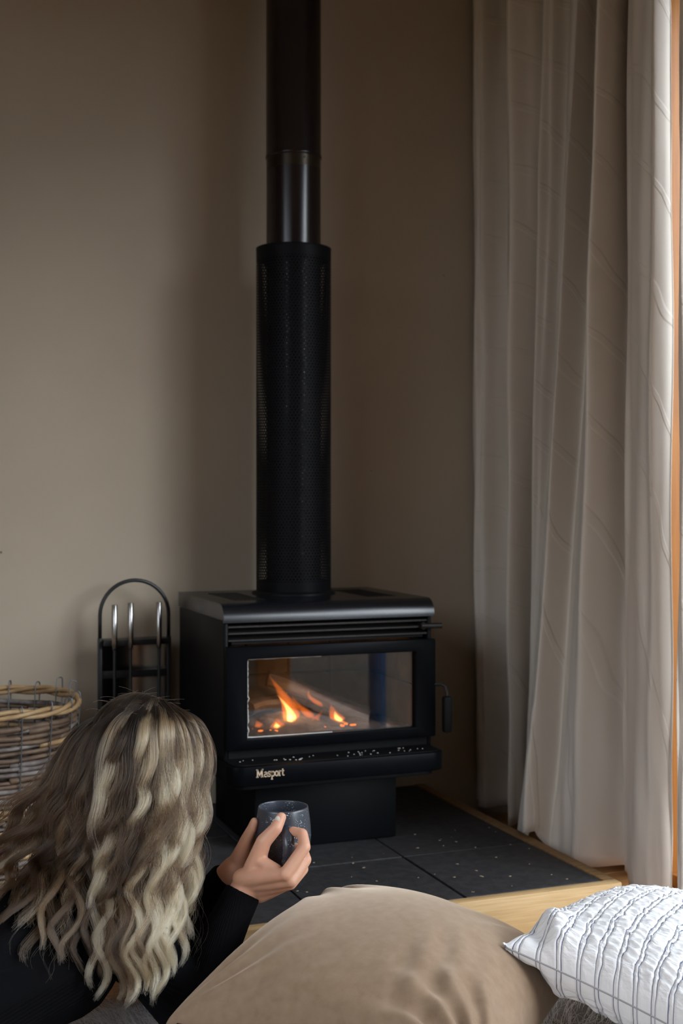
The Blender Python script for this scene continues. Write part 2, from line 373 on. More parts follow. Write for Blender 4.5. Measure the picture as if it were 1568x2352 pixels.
def strands(name, pos, rad, colr, m, parent):
    """pos (N,K,3) -> one hair object"""
    N, K, _ = pos.shape
    hc = bpy.data.hair_curves.new(name); hc.add_curves([K]*N)
    hc.position_data.foreach_set('vector', pos.reshape(-1).astype(np.float32))
    a = hc.attributes.get('radius') or hc.attributes.new('radius', 'FLOAT', 'POINT')
    a.data.foreach_set('value', rad.reshape(-1).astype(np.float32))
    a = hc.attributes.new('strand_colour', 'FLOAT_COLOR', 'POINT')
    c4 = np.concatenate([colr.reshape(-1, 3), np.ones((N*K, 1))], 1).astype(np.float32)
    a.data.foreach_set('color', c4.reshape(-1))
    hc.materials.append(m)
    o = bpy.data.objects.new(name, hc); col.objects.link(o); parent_to(o, parent); return o

# ------------------------------------------------------------------ the setting
WALL_Y = 1.07; RIGHT_X = 0.30; LEFT_X = -3.0; REAR_Y = -4.6; H = 2.7
def struct(o): o['kind'] = 'structure'; return o
fl = struct(bx('floor', (LEFT_X, REAR_Y, -0.06), (0.62, WALL_Y+0.1, -0.022), M['subfloor'])); WL[fl.name] = Vector((0, 0, 0))
# timber floor boards along x, as far as the place shows floor; the rest of the room carries on in the same boards
bw = 0.11; y = -1.62; k = 0
pl_me = None
while y < WALL_Y - 0.05:
    segs = [(LEFT_X, -1.35 + 0.4*math.sin(k*2.3)), (-1.35 + 0.4*math.sin(k*2.3), RIGHT_X)]
    for a, b in segs:
        MB().box((a+0.001, y+0.001, -0.022), (b-0.001, min(y+bw, WALL_Y)-0.001, 0.0)).build('plank', M['floorwood'], fl, bevel=0.0015, seg=1)
    y += bw; k += 1
y = -1.62 - bw
while y > REAR_Y:
    MB().box((LEFT_X, max(y, REAR_Y)+0.001, -0.022), (RIGHT_X, y+bw-0.001, 0.0)).build('plank', M['floorwood'], fl)
    y -= bw
struct(bx('wall_back', (LEFT_X-0.1, WALL_Y, -0.06), (0.62, WALL_Y+0.12, H), M['wall']))
wr = MB().box((RIGHT_X, 0.27, -0.06), (RIGHT_X+0.16, WALL_Y, H)).box((RIGHT_X, -2.75, 2.36), (RIGHT_X+0.16, 0.27, H)).box((RIGHT_X, REAR_Y, -0.06), (RIGHT_X+0.16, -2.75, H))
struct(wr.build('wall_right', M['wall']))
wl = MB().box((LEFT_X-0.12, REAR_Y, -0.06), (LEFT_X, -3.2, H)).box((LEFT_X-0.12, -0.7, -0.06), (LEFT_X, WALL_Y, H))
wl.box((LEFT_X-0.12, -3.2, -0.06), (LEFT_X, -0.7, 0.55)).box((LEFT_X-0.12, -3.2, 2.45), (LEFT_X, -0.7, H))
struct(wl.build('wall_left', M['wall']))
w2 = bpy.data.objects.new('fill_window', None); col.objects.link(w2); w2.location = (LEFT_X-0.06, -1.95, 0.55); WL[w2.name] = Vector(w2.location); struct(w2)  # window added out of view to supply the room's fill light
for a_, b_ in (((-3.2, 0.55), (-3.15, 2.45)), ((-0.75, 0.55), (-0.7, 2.45)), ((-3.15, 0.55), (-0.75, 0.60)), ((-3.15, 2.40), (-0.75, 2.45)), ((-1.97, 0.60), (-1.93, 2.40))):
    bx('frame_bar', (LEFT_X-0.10, a_[0], a_[1]), (LEFT_X+0.012, b_[0], b_[1]), M['jamb'], w2)
for a_, b_ in ((-3.15, -1.97), (-1.93, -0.75)):
    bx('pane', (LEFT_X-0.055, a_, 0.60), (LEFT_X-0.05, b_, 2.40), M['windowglass'], w2)
struct(bx('wall_rear', (LEFT_X-0.12, REAR_Y-0.12, -0.06), (0.62, REAR_Y, H), M['wall']))
struct(bx('ceiling', (LEFT_X-0.12, REAR_Y-0.12, H), (0.62, WALL_Y+0.12, H+0.1), M['ceiling']))
# tall window in the right wall: timber jambs, head and sill, one blue post, two panes
wn = bpy.data.objects.new('window_1', None); col.objects.link(wn); wn.location = (RIGHT_X+0.08, -1.24, 0); WL[wn.name] = Vector(wn.location); struct(wn)
bx('jamb', (RIGHT_X-0.015, 0.22, 0.0), (RIGHT_X+0.16, 0.27, 2.36), M['jamb'], wn, 0.003)
bx('jamb', (RIGHT_X-0.015, -2.75, 0.0), (RIGHT_X+0.16, -2.70, 2.36), M['jamb'], wn, 0.003)
bx('head', (RIGHT_X-0.015, -2.70, 2.31), (RIGHT_X+0.16, 0.22, 2.36), M['jamb'], wn, 0.003)
bx('sill', (RIGHT_X-0.015, -2.70, 0.0), (RIGHT_X+0.16, 0.22, 0.03), M['jamb'], wn, 0.003)
bx('post', (RIGHT_X+0.05, -1.38, 0.03), (RIGHT_X+0.10, -1.31, 2.31), M['bluepaint'], wn, 0.003)
bx('pane', (RIGHT_X+0.07, -1.31, 0.03), (RIGHT_X+0.076, 0.22, 2.31), M['windowglass'], wn)
bx('pane', (RIGHT_X+0.07, -2.70, 0.03), (RIGHT_X+0.076, -1.38, 2.31), M['windowglass'], wn)
# the garden outside the window, mirrored in the stove glass
struct(bx('ground', (0.62, -12, -0.3), (12, 8, -0.08), M['garden']))

struct(bx('ground', (-14, -12, -0.3), (LEFT_X-0.13, 8, -0.08), M['garden']))
for hx_, hh_ in ((-9.0, 2.3), (6.5, 1.9)):  # unseen hedges added outside both windows to block the low sky
    hb = MB(); rr = random.Random(3); V = []; F = []; n = 60
    for i in range(n+1):
        yy = -14+22*i/n
        for dx, zz in ((-0.6, -0.1), (-0.7, 1.0), (-0.45, hh_), (0.45, hh_), (0.7, 1.0), (0.6, -0.1)):
            V.append((hx_+dx+rr.uniform(-.12, .12), yy+rr.uniform(-.1, .1), zz+rr.uniform(-.15, .15)*(zz > 0)))
    for i in range(n):
        for k in range(5): a = i*6+k; F.append((a, a+1, a+7, a+6))
    struct(hb.add(V, F).build('sky_block_hedge', M['sky_block_hedge'], smooth=True))

# ------------------------------------------------------------------ hearth
HX0 = -1.075; HZ = 0.10
he = thing('hearth', (-0.53, 0.52, 0), 'low pine-framed hearth plinth paved with dark slate tiles under the stove', 'hearth')
bx('core', (HX0+0.03, 0.03, 0.0), (-0.03, 1.06, HZ-0.016), M['grout'], he)
bx('front_board', (HX0, 0.0, 0.002), (0.0, 0.028, HZ), M['pine'], he, 0.0025)
bx('side_board', (-0.030, 0.0285, 0.002), (0.0, 1.068, HZ), M['pine_dark'], he, 0.002)
bx('side_board', (HX0, 0.0285, 0.002), (HX0+0.030, 1.068, HZ), M['pine_dark'], he, 0.002)
for hx, hz in ((-0.022, 0.078), (-0.020, 0.030), (-0.055, 0.025)):
    MB().tube([(hx, -0.0004, hz), (hx, 0.003, hz)], 0.0022, 8).build('nail_hole', M['stovemat'], he)
xs = [-0.032, -0.376, -0.714, HX0+0.032]; ys = [0.031, 0.368, 0.706, 1.062]; g = 0.0022
tile_i = 0
for i in range(3):
    for j in range(3):
        MB().box((xs[i+1]+g, ys[j]+g, HZ-0.016), (xs[i]-g, ys[j+1]-g, HZ-0.001-0.0006*((i*2+j) % 3))).build('tile', M['tile'], he, bevel=0.0012, seg=1)
# chips of bark and ash lying on the tiles
chip_m = mat('wood_chip', (0.42, 0.32, 0.22), 0.9)
rr = random.Random(5)
cm = MB()
for k in range(46):
    x = rr.uniform(-0.75, -0.05); y = rr.uniform(0.05, 0.55); s = rr.uniform(0.0009, 0.0030); a = rr.uniform(0, PI)
    cm.ball((x, y, HZ+0.0006), (s*rr.uniform(1, 2.2), s, 0.0008), 6, Matrix.Rotation(a, 3, 'Z'))
tag(cm.build('bark_crumbs', chip_m), 'pale crumbs of bark and ash scattered on the slate tiles', 'crumbs', kind='stuff')

# ------------------------------------------------------------------ wood stove
SX0, SX1 = -0.787, -0.237; SC = (SX0+SX1)/2
st = thing('wood_stove', (SC, 0.72, HZ), 'black freestanding wood stove with a lit fire behind glass on the slate hearth', 'stove')
def z(h): return HZ + h
# pedestal
bx('pedestal', (-0.700, 0.536, z(0)), (-0.320, 0.90, z(0.185)), M['stove'], st, 0.006)
bx('pedestal_flange', (-0.692, 0.524, z(0.170)), (-0.335, 0.56, z(0.187)), M['stovemat'], st, 0.002)
# ash tray shelf with rounded corners
def rrect(x0, x1, y0, y1, r, n=8):
    P = []
    for cx, cy, a0 in ((x0+r, y0+r, PI), (x1-r, y0+r, 1.5*PI)):
        for i in range(n+1):
            a = a0 + PI/2*i/n; P.append((cx+r*math.cos(a), cy+r*math.sin(a)))
    P += [(x1, y1), (x0, y1)]
    return P
tray = MB().prism(rrect(-0.800, -0.240, 0.405, 0.56, 0.038), 'z', z(0.191), z(0.2365)).build('ash_shelf', M['stovesat'], st, bevel=0.0035)
MB().prism(rrect(-0.782, -0.262, 0.425, 0.56, 0.03), 'z', z(0.178), z(0.1905)).build('shelf_underside', M['stovemat'], st, bevel=0.002)
MB().prism(rrect(-0.788, -0.252, 0.417, 0.50, 0.03), 'z', z(0.2366), z(0.2385)).build('shelf_liner', M['stovemat'], st)
sp_ = MB(); rr = random.Random(3)
for k in range(40):
    sp_.ball((rr.uniform(-0.77, -0.27), rr.uniform(0.43, 0.475), z(0.2392)), (rr.uniform(.0008, .003), rr.uniform(.0008, .002), .0010), 6)
sp_.build('ash_crumbs', M['rope'], st)['kind'] = 'stuff'
# body shell around the firebox
bx('side_panel', (SX0, 0.505, z(0.19)), (SX0+0.012, 0.95, z(0.571)), M['stove'], st, 0.004)
bx('side_panel', (SX1-0.012, 0.505, z(0.19)), (SX1, 0.95, z(0.571)), M['stove'], st, 0.004)
bx('back_panel', (SX0+0.012, 0.938, z(0.19)), (SX1-0.012, 0.95, z(0.571)), M['stovemat'], st)
bx('bottom_plate', (SX0+0.012, 0.505, z(0.187)), (SX1-0.012, 0.938, z(0.20)), M['stovemat'], st)
# firebox
fx0, fx1, fy0, fy1, fz0, fz1 = -0.765, -0.259, 0.512, 0.86, 0.262, 0.512
bx('firebox_floor', (fx0, fy0, z(0.20)), (fx1, fy1, z(fz0+0.012)), M['stovemat'], st)
bx('firebox_roof', (fx0, fy0, z(fz1)), (fx1, fy1, z(fz1+0.01)), M['stovemat'], st)
bx('firebox_back', (fx0, fy1, z(fz0)), (fx1, fy1+0.012, z(fz1)), M['stovemat'], st)
nb = 4
for k in range(nb):
    a = fx0+0.012+(fx1-fx0-0.024)*k/nb; b = fx0+0.012+(fx1-fx0-0.024)*(k+1)/nb
    for r in range(2):
        bx('firebrick', (a+0.002, fy1-0.025, z(fz0+0.012+r*0.118)), (b-0.002, fy1-0.001, z(fz0+0.012+(r+1)*0.118-0.004)), M['brick'], st, 0.003)
for side in (0, 1):
    for k in range(3):
        a = fy0+0.008+(fy1-0.03-fy0)*k/3; b = fy0+0.008+(fy1-0.03-fy0)*(k+1)/3
        x0 = fx0 if side == 0 else fx1-0.022
        for r in range(2):
            bx('firebrick', (x0, a+0.002, z(fz0+0.012+r*0.118)), (x0+0.022, b-0.002, z(fz0+0.012+(r+1)*0.118-0.004)), M['brick'], st, 0.003)
# upper front: recessed louvre grille
bx('grille_back', (SX0+0.012, 0.545, z(0.51)), (SX1-0.012, 0.555, z(0.571)), M['stovemat'], st)
for hz_ in (0.523, 0.540, 0.556):
    MB().prism([(yq, z(hz_+dq)) for yq, dq in ((0.506, -0.0032), (0.513, -0.0045), (0.530, 0.001), (0.530, 0.005), (0.511, 0.0012), (0.506, 0.0008))], 'x', SX0+0.0125, SX1-0.0125).build('louvre', M['castiron'], st)
# front face bars beside and under the door
bx('front_rail', (SX0+0.0125, 0.505, z(0.2005)), (SX1-0.0125, 0.512, z(0.262)), M['stovemat'], st)
# lid
prof = []
for i in range(9):
    a = PI/2*i/8; prof.append((0.495+0.040-0.040*math.sin(a), z(0.571)+0.0+0.0+ (0.040*math.cos(a))))
prof = [(0.952, z(0.611)), (0.535, z(0.611))] + [(0.535-0.040*math.sin(PI/2*i/8), z(0.571)+0.040*math.cos(PI/2*i/8)) for i in range(1, 9)] + [(0.495, z(0.566)), (0.500, z(0.566)), (0.507, z(0.571)), (0.507, z(0.5715)), (0.952, z(0.5715))]
lid = MB().prism(prof, 'x', SX0-0.002, SX1+0.004).build('lid', M['stovelid'], st)
lid.data.polygons.foreach_set('use_smooth', [True]*len(lid.data.polygons)); lid.data.set_sharp_from_angle(angle=math.radians(28))
# slots in the top plate
for k in range(7):
    bx('top_slot', (-0.73+k*0.012, 0.60, z(0.6105)), (-0.725+k*0.012, 0.86, z(0.6118)), M['stovemat'], st)
for k in range(7):
    bx('top_slot', (-0.372+k*0.012, 0.60, z(0.6105)), (-0.367+k*0.012, 0.86, z(0.6118)), M['stovemat'], st)
MB().lathe([(0.112, z(0.611)), (0.112, z(0.616)), (0.102, z(0.620))], (SC, 0.79), 48).build('flue_collar', M['stove'], st, smooth=True)
# air control lever
MB().tube([(-0.268, 0.500, z(0.541)), (-0.214, 0.492, z(0.541))], 0.0072, 12).build('air_control', M['castiron'], st, smooth=False)
MB().tube([(-0.262, 0.520, z(0.541)), (-0.262, 0.498, z(0.541))], 0.009, 12).build('control_boss', M['castiron'], st)
# door frame with a glass pane
gx0, gx1, gz0, gz1 = -0.734, -0.293, 0.288, 0.479
dz0, dz1 = 0.262, 0.509
fm = MB()
o4 = [(SX0, dz0), (SX1, dz0), (SX1, dz1), (SX0, dz1)]; i4 = [(gx0, gz0), (gx1, gz0), (gx1, gz1), (gx0, gz1)]
V = []
for yy in (0.478, 0.503):
    V += [(x, yy, z(h)) for x, h in o4] + [(x, yy, z(h)) for x, h in i4]
F = []
for k in range(4):
    k2 = (k+1) % 4
    F += [(k, k2, 4+k2, 4+k), (8+k2, 8+k, 12+k, 12+k2), (k2, k, 8+k, 8+k2), (4+k, 4+k2, 12+k2, 12+k)]
dr = fm.add(V, F).build('door', M['stovesat'], st, bevel=0.003)
bx('glass_pane', (gx0-0.004, 0.492, z(gz0-0.004)), (gx1+0.004, 0.4965, z(gz1+0.004)), M['stoveglass'], dr)
rr = random.Random(11)
rope = [(gx1-0.20-0.0, 0.489, z(gz1-0.001))]
rope = [(gx0+0.19*(1-i/16)+0.001, 0.4895, z(gz1-0.0015+rr.uniform(-.0006, .0006))) for i in range(17)]
rope += [(gx0+0.0015+abs(rr.gauss(0, .0013)), 0.4895, z(gz1-0.002-(gz1-gz0-0.004)*i/40)) for i in range(1, 41)]
rope += [(gx0+0.02*i, 0.4895, z(gz0+0.0012)) for i in range(1, 12)]
MB().tube(rope, [0.0013+0.0012*rr.random()*(1 if 17 < i < 58 else .3) for i in range(len(rope))], 6).build('rope_seal', M['rope'], dr)
# door handle
MB().tube([(SX1-0.004, 0.484, z(0.393)), (SX1+0.010, 0.470, z(0.394)), (SX1+0.018, 0.460, z(0.390)), (SX1+0.021, 0.455, z(0.366))], 0.004, 8).build('handle_bracket', M['castiron'], dr)
MB().box((SX1+0.008, 0.445, z(0.274)), (SX1+0.032, 0.464, z(0.366))).build('handle_grip', M['stovemat'], dr, bevel=0.006)
# badge: slab-serif lettering standing on the shelf front
def badge():
    mb = MB(); Y0, Y1 = 0.4035, 0.4052
    def bar(x0, z0, x1, z1, t):
        a = Vector((x0, z0)); b = Vector((x1, z1)); d = (b-a).normalized(); nrm = Vector((-d.y, d.x))*t/2
        mb.prism([tuple(a-nrm), tuple(b-nrm), tuple(b+nrm), tuple(a+nrm)], 'y', Y0, Y1)
    def ring(cx, cz, rx, rz, t, a0=0, a1=360, n=18):
        for i in range(n):
            b0 = math.radians(a0+(a1-a0)*i/n); b1 = math.radians(a0+(a1-a0)*(i+1)/n)
            bar(cx+rx*math.cos(b0), cz+rz*math.sin(b0), cx+rx*math.cos(b1), cz+rz*math.sin(b1), t)
    T = 0.20; S = 0.13
    x = 0.0
    # M
    bar(0.15, 0, 0.15, 1.3, T); bar(1.05, 0, 1.05, 1.3, T+.03); bar(0.15, 1.3, 0.6, 0.25, T); bar(0.6, 0.25, 1.05, 1.3, T)
    for sx in (0.15, 1.05): bar(sx-0.24, 0.06, sx+0.24, 0.06, S)
    bar(-0.08, 1.26, 0.26, 1.26, S); bar(0.94, 1.26, 1.28, 1.26, S)
    # a
    ring(1.72, 0.27, 0.24, 0.22, 0.16); bar(1.98, 0.05, 1.98, 0.68, T); ring(1.74, 0.62, 0.23, 0.20, 0.15, 0, 160, 10); bar(1.95, 0.06, 2.14, 0.06, S)
    # s
    ring(2.45, 0.66, 0.20, 0.19, 0.16, 30, 270, 12); ring(2.45, 0.25, 0.20, 0.20, 0.16, -150, 90, 12)
    bar(2.66, 0.62, 2.66, 0.88, 0.10); bar(2.24, 0.05, 2.24, 0.30, 0.10)
    # p
    bar(2.98, -0.42, 2.98, 0.86, T); ring(3.22, 0.44, 0.25, 0.36, 0.18); bar(2.80, -0.42, 3.16, -0.42, S); bar(2.80, 0.83, 3.0, 0.83, S)
    # o
    ring(3.90, 0.44, 0.29, 0.37, 0.19)
    # r
    bar(4.45, 0.05, 4.45, 0.86, T); bar(4.27, 0.06, 4.66, 0.06, S); bar(4.28, 0.83, 4.46, 0.83, S); ring(4.70, 0.56, 0.22, 0.26, 0.16, 60, 170, 8)
    # t
    bar(5.08, 0.2, 5.08, 1.15, T); bar(4.92, 0.80, 5.36, 0.80, S); ring(5.26, 0.24, 0.18, 0.18, 0.15, 180, 320, 8)
    k = 0.0695/5.5; ox = -0.735; oz = z(0.2105)
    mb.v = [(ox+p[0]*k, p[1], oz+p[2]*k*1.15) for p in mb.v]
    return mb
badge().build('lettering', M['gold'], tray)['label'] = 'pale gold raised slab-serif badge lettering'

# fire: ash bed, charred logs, flames
ashm = MB(); nx, ny = 40, 18; V = []; F = []
for j in range(ny+1):
    for i in range(nx+1):
        x = fx0+0.024+(fx1-fx0-0.048)*i/nx; yy = fy0+0.006+(fy1-fy0-0.034)*j/ny
        s = i/nx
        hgt = 0.012+0.030*math.exp(-((s-0.32)/0.24)**2)*min(1, j/5)+0.004*math.sin(i*1.7+j)*math.sin(j*1.3)+0.006*(1-abs(2*s-1))
        V.append((x, yy, z(fz0+0.008+hgt)))
for j in range(ny):
    for i in range(nx):
        a = j*(nx+1)+i; F.append((a, a+1, a+nx+2, a+nx+1))
n0 = len(V)
V += [(p[0], p[1], z(fz0+0.004)) for p in (V[0], V[nx], V[-1], V[ny*(nx+1)])]
F.append((n0+3, n0+2, n0+1, n0))
tag(ashm.add(V, F).build('ash_bed', M['ash'], smooth=True), 'mound of grey ash on the firebox floor', 'ash', kind='stuff')
def log(name, a, b, r, lab):
    a = Vector(a); b = Vector(b); pts = []; R = []
    rr = random.Random(hash(name+str(a.x)) % 999)
    for i in range(12):
        t = i/11; pts.append(a.lerp(b, t)+Vector((0, 0.004*math.sin(t*9), 0.004*math.sin(t*7)))); R.append(r*(1+0.12*math.sin(t*11+a.x*50)+0.05*rr.random()))
    mb = MB().tube(pts, R, 10)
    tag(mb.build(name, M['log'], smooth=False), lab, 'log', 'logs burning in the stove')
log('fire_log', (-0.615, 0.70, z(0.400)), (-0.36, 0.62, z(0.300)), 0.021, 'charred dark log leaning down to the right across the fire')
log('fire_log', (-0.69, 0.62, z(0.338)), (-0.45, 0.77, z(0.330)), 0.020, 'charred log lying low at the back of the ash bed')
fl_ = thing('fire', (-0.57, 0.60, z(0.30)), 'orange and yellow flames licking up behind the stove glass', 'fire')
def flame(base, tip, w, sway, name, m, thick=0.6, n=12, twist=0.0):
    base = Vector(base); tip = Vector(tip); mb = MB(); V = []; F = []; K = 14
    for i in range(K+1):
        t = i/K
        c = base.lerp(tip, t); c.x += sway*math.sin(t*PI*1.3+twist); 
        r = w*(0.35+0.65*math.sin(min(1, t/0.30)*PI/2))*(1-max(0, (t-0.22)/0.78))**1.15 if t < 1 else 0.0002
        r = max(r, 0.0002)
        for k in range(n):
            a = 2*PI*k/n
            V.append((c.x+r*math.cos(a)*(1+.15*math.sin(3*a+t*6)), c.y+r*math.sin(a)*thick, c.z))
    for i in range(K):
        for k in range(n):
            k2 = (k+1) % n; F.append((i*n+k, i*n+k2, (i+1)*n+k2, (i+1)*n+k))
    F.append(tuple(range(n))[::-1]); F.append(tuple(K*n+k for k in range(n)))
    mb.add(V, F).build(name, m, fl_, smooth=True)
FLM = [((-0.588, 0.585, 0.292), (-0.636, 0.60, 0.428), 0.026, 0.012, 0.0), ((-0.588, 0.575, 0.296), (-0.606, 0.58, 0.362), 0.017, -0.006, 0.4),
       ((-0.640, 0.562, 0.288), (-0.628, 0.565, 0.322), 0.025, 0.004, 0.2), ((-0.452, 0.590, 0.292), (-0.482, 0.60, 0.342), 0.022, -0.004, 0.1),
       ((-0.545, 0.60, 0.300), (-0.560, 0.62, 0.372), 0.016, 0.016, 1.4), ((-0.520, 0.58, 0.292), (-0.508, 0.60, 0.330), 0.014, -0.010, 0.8),
       ((-0.505, 0.62, 0.330), (-0.520, 0.63, 0.378), 0.012, 0.012, 2.0), ((-0.680, 0.585, 0.290), (-0.672, 0.59, 0.315), 0.016, 0.006, .5)]
for b, t, w_, s_, tw in FLM:
    B = (b[0], b[1], z(b[2])); T_ = (t[0], t[1], z(t[2]))
    flame(B, T_, w_, s_, 'flame', M['flame_outer'], twist=tw)
for k in (0, 1, 2, 3):
    b, t, w_, s_, tw = FLM[k]
    T_ = Vector((t[0], t[1], z(t[2]))); B = Vector((b[0], b[1], z(b[2]+0.002)))
    flame(B, B.lerp(T_, 0.62), w_*0.52, s_*0.8, 'flame_core', M['flame_inner'], twist=tw)
rr = random.Random(8); em = MB()
for k in range(26):
    em.ball((rr.uniform(-0.71, -0.43), rr.uniform(0.54, 0.60), z(0.291)), (rr.uniform(.003, .008), .005, .003), 6)
em.build('embers', M['ember'], fl_)['kind'] = 'stuff'
fp = bpy.data.lights.new('firelight', 'POINT'); fp.energy = 0.45; fp.color = (1.0, 0.45, 0.14); fp.shadow_soft_size = 0.04
fpo = bpy.data.objects.new('firelight', fp); col.objects.link(fpo); fpo.location = (-0.57, 0.60, z(0.37))

# ------------------------------------------------------------------ flue
FC = (SC, 0.79); EYE = 0.96
fu = thing('flue', (FC[0], FC[1], z(0.616)), 'tall dark flue pipe with a perforated black heat shield rising from the stove', 'flue')
def cyl_uv(name, r, z0, z1, m, parent, n=64, rows=40, uvs=(1, 1), thick=None):
    me = bpy.data.meshes.new(name); V = []; F = []; U = []
    for j in range(rows+1):
        for k in range(n): a = 2*PI*k/n; V.append((FC[0]+r*math.cos(a), FC[1]+r*math.sin(a), z0+(z1-z0)*j/rows))
    for j in range(rows):
        for k in range(n):
            k2 = (k+1) % n; F.append((j*n+k, j*n+k2, (j+1)*n+k2, (j+1)*n+k))
            U += [(k/n*uvs[0], j/rows*uvs[1]), ((k+1)/n*uvs[0], j/rows*uvs[1]), ((k+1)/n*uvs[0], (j+1)/rows*uvs[1]), (k/n*uvs[0], (j+1)/rows*uvs[1])]
    me.from_pydata(V, [], F); l = me.uv_layers.new(name='UVMap')
    l.data.foreach_set('uv', [c for p in U for c in p]); me.update()
    return link_mesh(name, me, m, parent, True)
sh_top = EYE+0.676
sh = cyl_uv('heat_shield', 0.1005, z(0.616), sh_top, M['perf'], fu, uvs=(68, 61))
MB().lathe([(0.1005, sh_top-0.004), (0.1013, sh_top-0.002), (0.1013, sh_top+0.001), (0.099, sh_top+0.001), (0.099, sh_top-0.012)], FC, 64).build('shield_rim', M['stove'], sh, smooth=True)
jz = EYE+0.918
MB().lathe([(0.073, z(0.617)), (0.073, jz-0.03)], FC, 64).build('lower_pipe', M['flue'], fu, smooth=True)
MB().lathe([(0.0731, jz-0.030), (0.0732, jz)], FC, 64).build('heat_tint_band', M['fluejoint'], fu, smooth=True)
MB().lathe([(0.0732, jz), (0.0752, jz+0.001), (0.0756, jz+0.006), (0.0745, jz+0.011), (0.0738, jz+0.014), (0.0735, H-0.001)], FC, 64).build('upper_pipe', M['flue'], fu, smooth=True)
MB().ball((FC[0]+0.0735*math.sin(0.08), FC[1]-0.0735*math.cos(0.08), jz-0.010), 0.0022, 8).build('rivet', M['stovemat'], fu)

# ------------------------------------------------------------------ fireside tool stand
TS = (-0.905, 0.975); hw = 0.094
ts = thing('tool_stand', (TS[0], TS[1], HZ), 'black metal fireside tool stand with arched handle and steel back beside the stove', 'tool stand')
bx('base', (TS[0]-0.100, TS[1]-0.065, HZ+0.0005), (TS[0]+0.100, TS[1]+0.065, HZ+0.012), M['blackmetal'], ts, 0.003)
rackz = 0.590
arch = [(TS[0]-hw, TS[1], HZ+0.012), (TS[0]-hw, TS[1], 0.40), (TS[0]-hw, TS[1], 0.585)]
archz = 0.650
arch = [(TS[0]-hw, TS[1], rackz), (TS[0]-hw, TS[1], archz-0.02)] + [(TS[0]-hw*math.cos(PI*i/20), TS[1], archz+hw*math.sin(PI*i/20)) for i in range(21)] + [(TS[0]+hw, TS[1], archz-0.02), (TS[0]+hw, TS[1], rackz)]
MB().tube(arch, 0.0052, 10).build('arch_handle', M['blackmetal'], ts, smooth=True)
for sx in (-1, 1):
    bx('post', (TS[0]+sx*hw-0.006, TS[1]-0.006, HZ+0.012), (TS[0]+sx*hw+0.006, TS[1]+0.006, rackz), M['blackmetal'], ts, 0.002)
bx('rack', (TS[0]-hw+0.0062, TS[1]-0.030, rackz-0.020), (TS[0]+hw-0.0062, TS[1]+0.028, rackz-0.004), M['blackmetal'], ts, 0.002)
# curved polished back
V = []; F = []; n = 16
for j, zz in enumerate((HZ+0.012, rackz-0.022)):
    for off in (0, 0.0015):
        for i in range(n+1):
            t = -1+2*i/n; V.append((TS[0]+t*(hw-0.008), TS[1]+0.052-0.035*t*t+off, zz))
N1 = n+1
for i in range(n):
    F += [(i, i+1, 2*N1+i+1, 2*N1+i), (N1+i+1, N1+i, 3*N1+i, 3*N1+i+1)]
MB().add(V, F).build('back_panel', M['steelpanel'], ts, smooth=True)
bx('cross_bar', (TS[0]-hw+0.006, TS[1]+0.000, 0.480), (TS[0]+hw-0.006, TS[1]+0.006, 0.500), M['blackmetal'], ts, 0.001)
def tool(x, lab, kind, top):
    yy = TS[1]-0.040
    t = thing('fire_'+kind, (x, yy, HZ+0.02), lab, kind)
    MB().lathe([(0.0005, rackz-0.032), (0.0052, rackz-0.030), (0.0078, rackz-0.012), (0.0078, top-0.0006), (0.0072, top), (0.0004, top)], (x, yy), 16).build('handle', M['chrome'], t, smooth=True)
    MB().tube([(x, yy, rackz-0.031), (x, yy, 0.24)], 0.0042, 8).build('rod', M['blackmetal'], t)
    if kind == 'shovel':
        V = []; F = []
        for i in range(7):
            for j in range(9):
                a = -1+2*j/8; wv_ = 0.018+0.020*min(1, i/2); V.append((x+a*wv_, yy+0.002+0.010*(1-a*a)-0.012*(i == 0), 0.245-0.018*i))
        for i in range(6):
            for j in range(8): q = i*9+j; F.append((q, q+1, q+10, q+9))
        nn = len(V); V += [(p[0], p[1]+0.002, p[2]) for p in V]; F += [tuple(k+nn for k in f)[::-1] for f in F]
        MB().add(V, F).build('blade', M['blackmetal'], t, smooth=True)
    elif kind == 'brush':
        MB().lathe([(0.006, 0.25), (0.018, 0.235), (0.018, 0.20), (0.006, 0.198)], (x, yy), 14, True).build('ferrule', M['blackmetal'], t, smooth=True)
        MB().lathe([(0.016, 0.1975), (0.026, 0.125), (0.004, 0.12)], (x, yy), 14, True).build('bristles', M['rodbrown'], t, smooth=True)
    else:
        MB().tube([(x, yy, 0.241), (x, yy, 0.14), (x+0.004, yy, 0.128)], [0.0042, 0.004, 0.0012], 8).build('tip', M['blackmetal'], t)
        MB().tube([(x, yy, 0.19), (x+0.016, yy, 0.176), (x+0.022, yy, 0.190)], [0.004, 0.0035, 0.001], 8).build('hook', M['blackmetal'], t)
tool(TS[0]-0.062, 'chrome-handled hearth shovel hanging leftmost in the tool stand', 'shovel', 0.682)
tool(TS[0]-0.019, 'chrome-handled poker hanging between the shovel and the hearth brush', 'poker', 0.686)
tool(TS[0]+0.058, 'chrome-handled hearth brush hanging in the tool stand, nearest the stove', 'brush', 0.686)

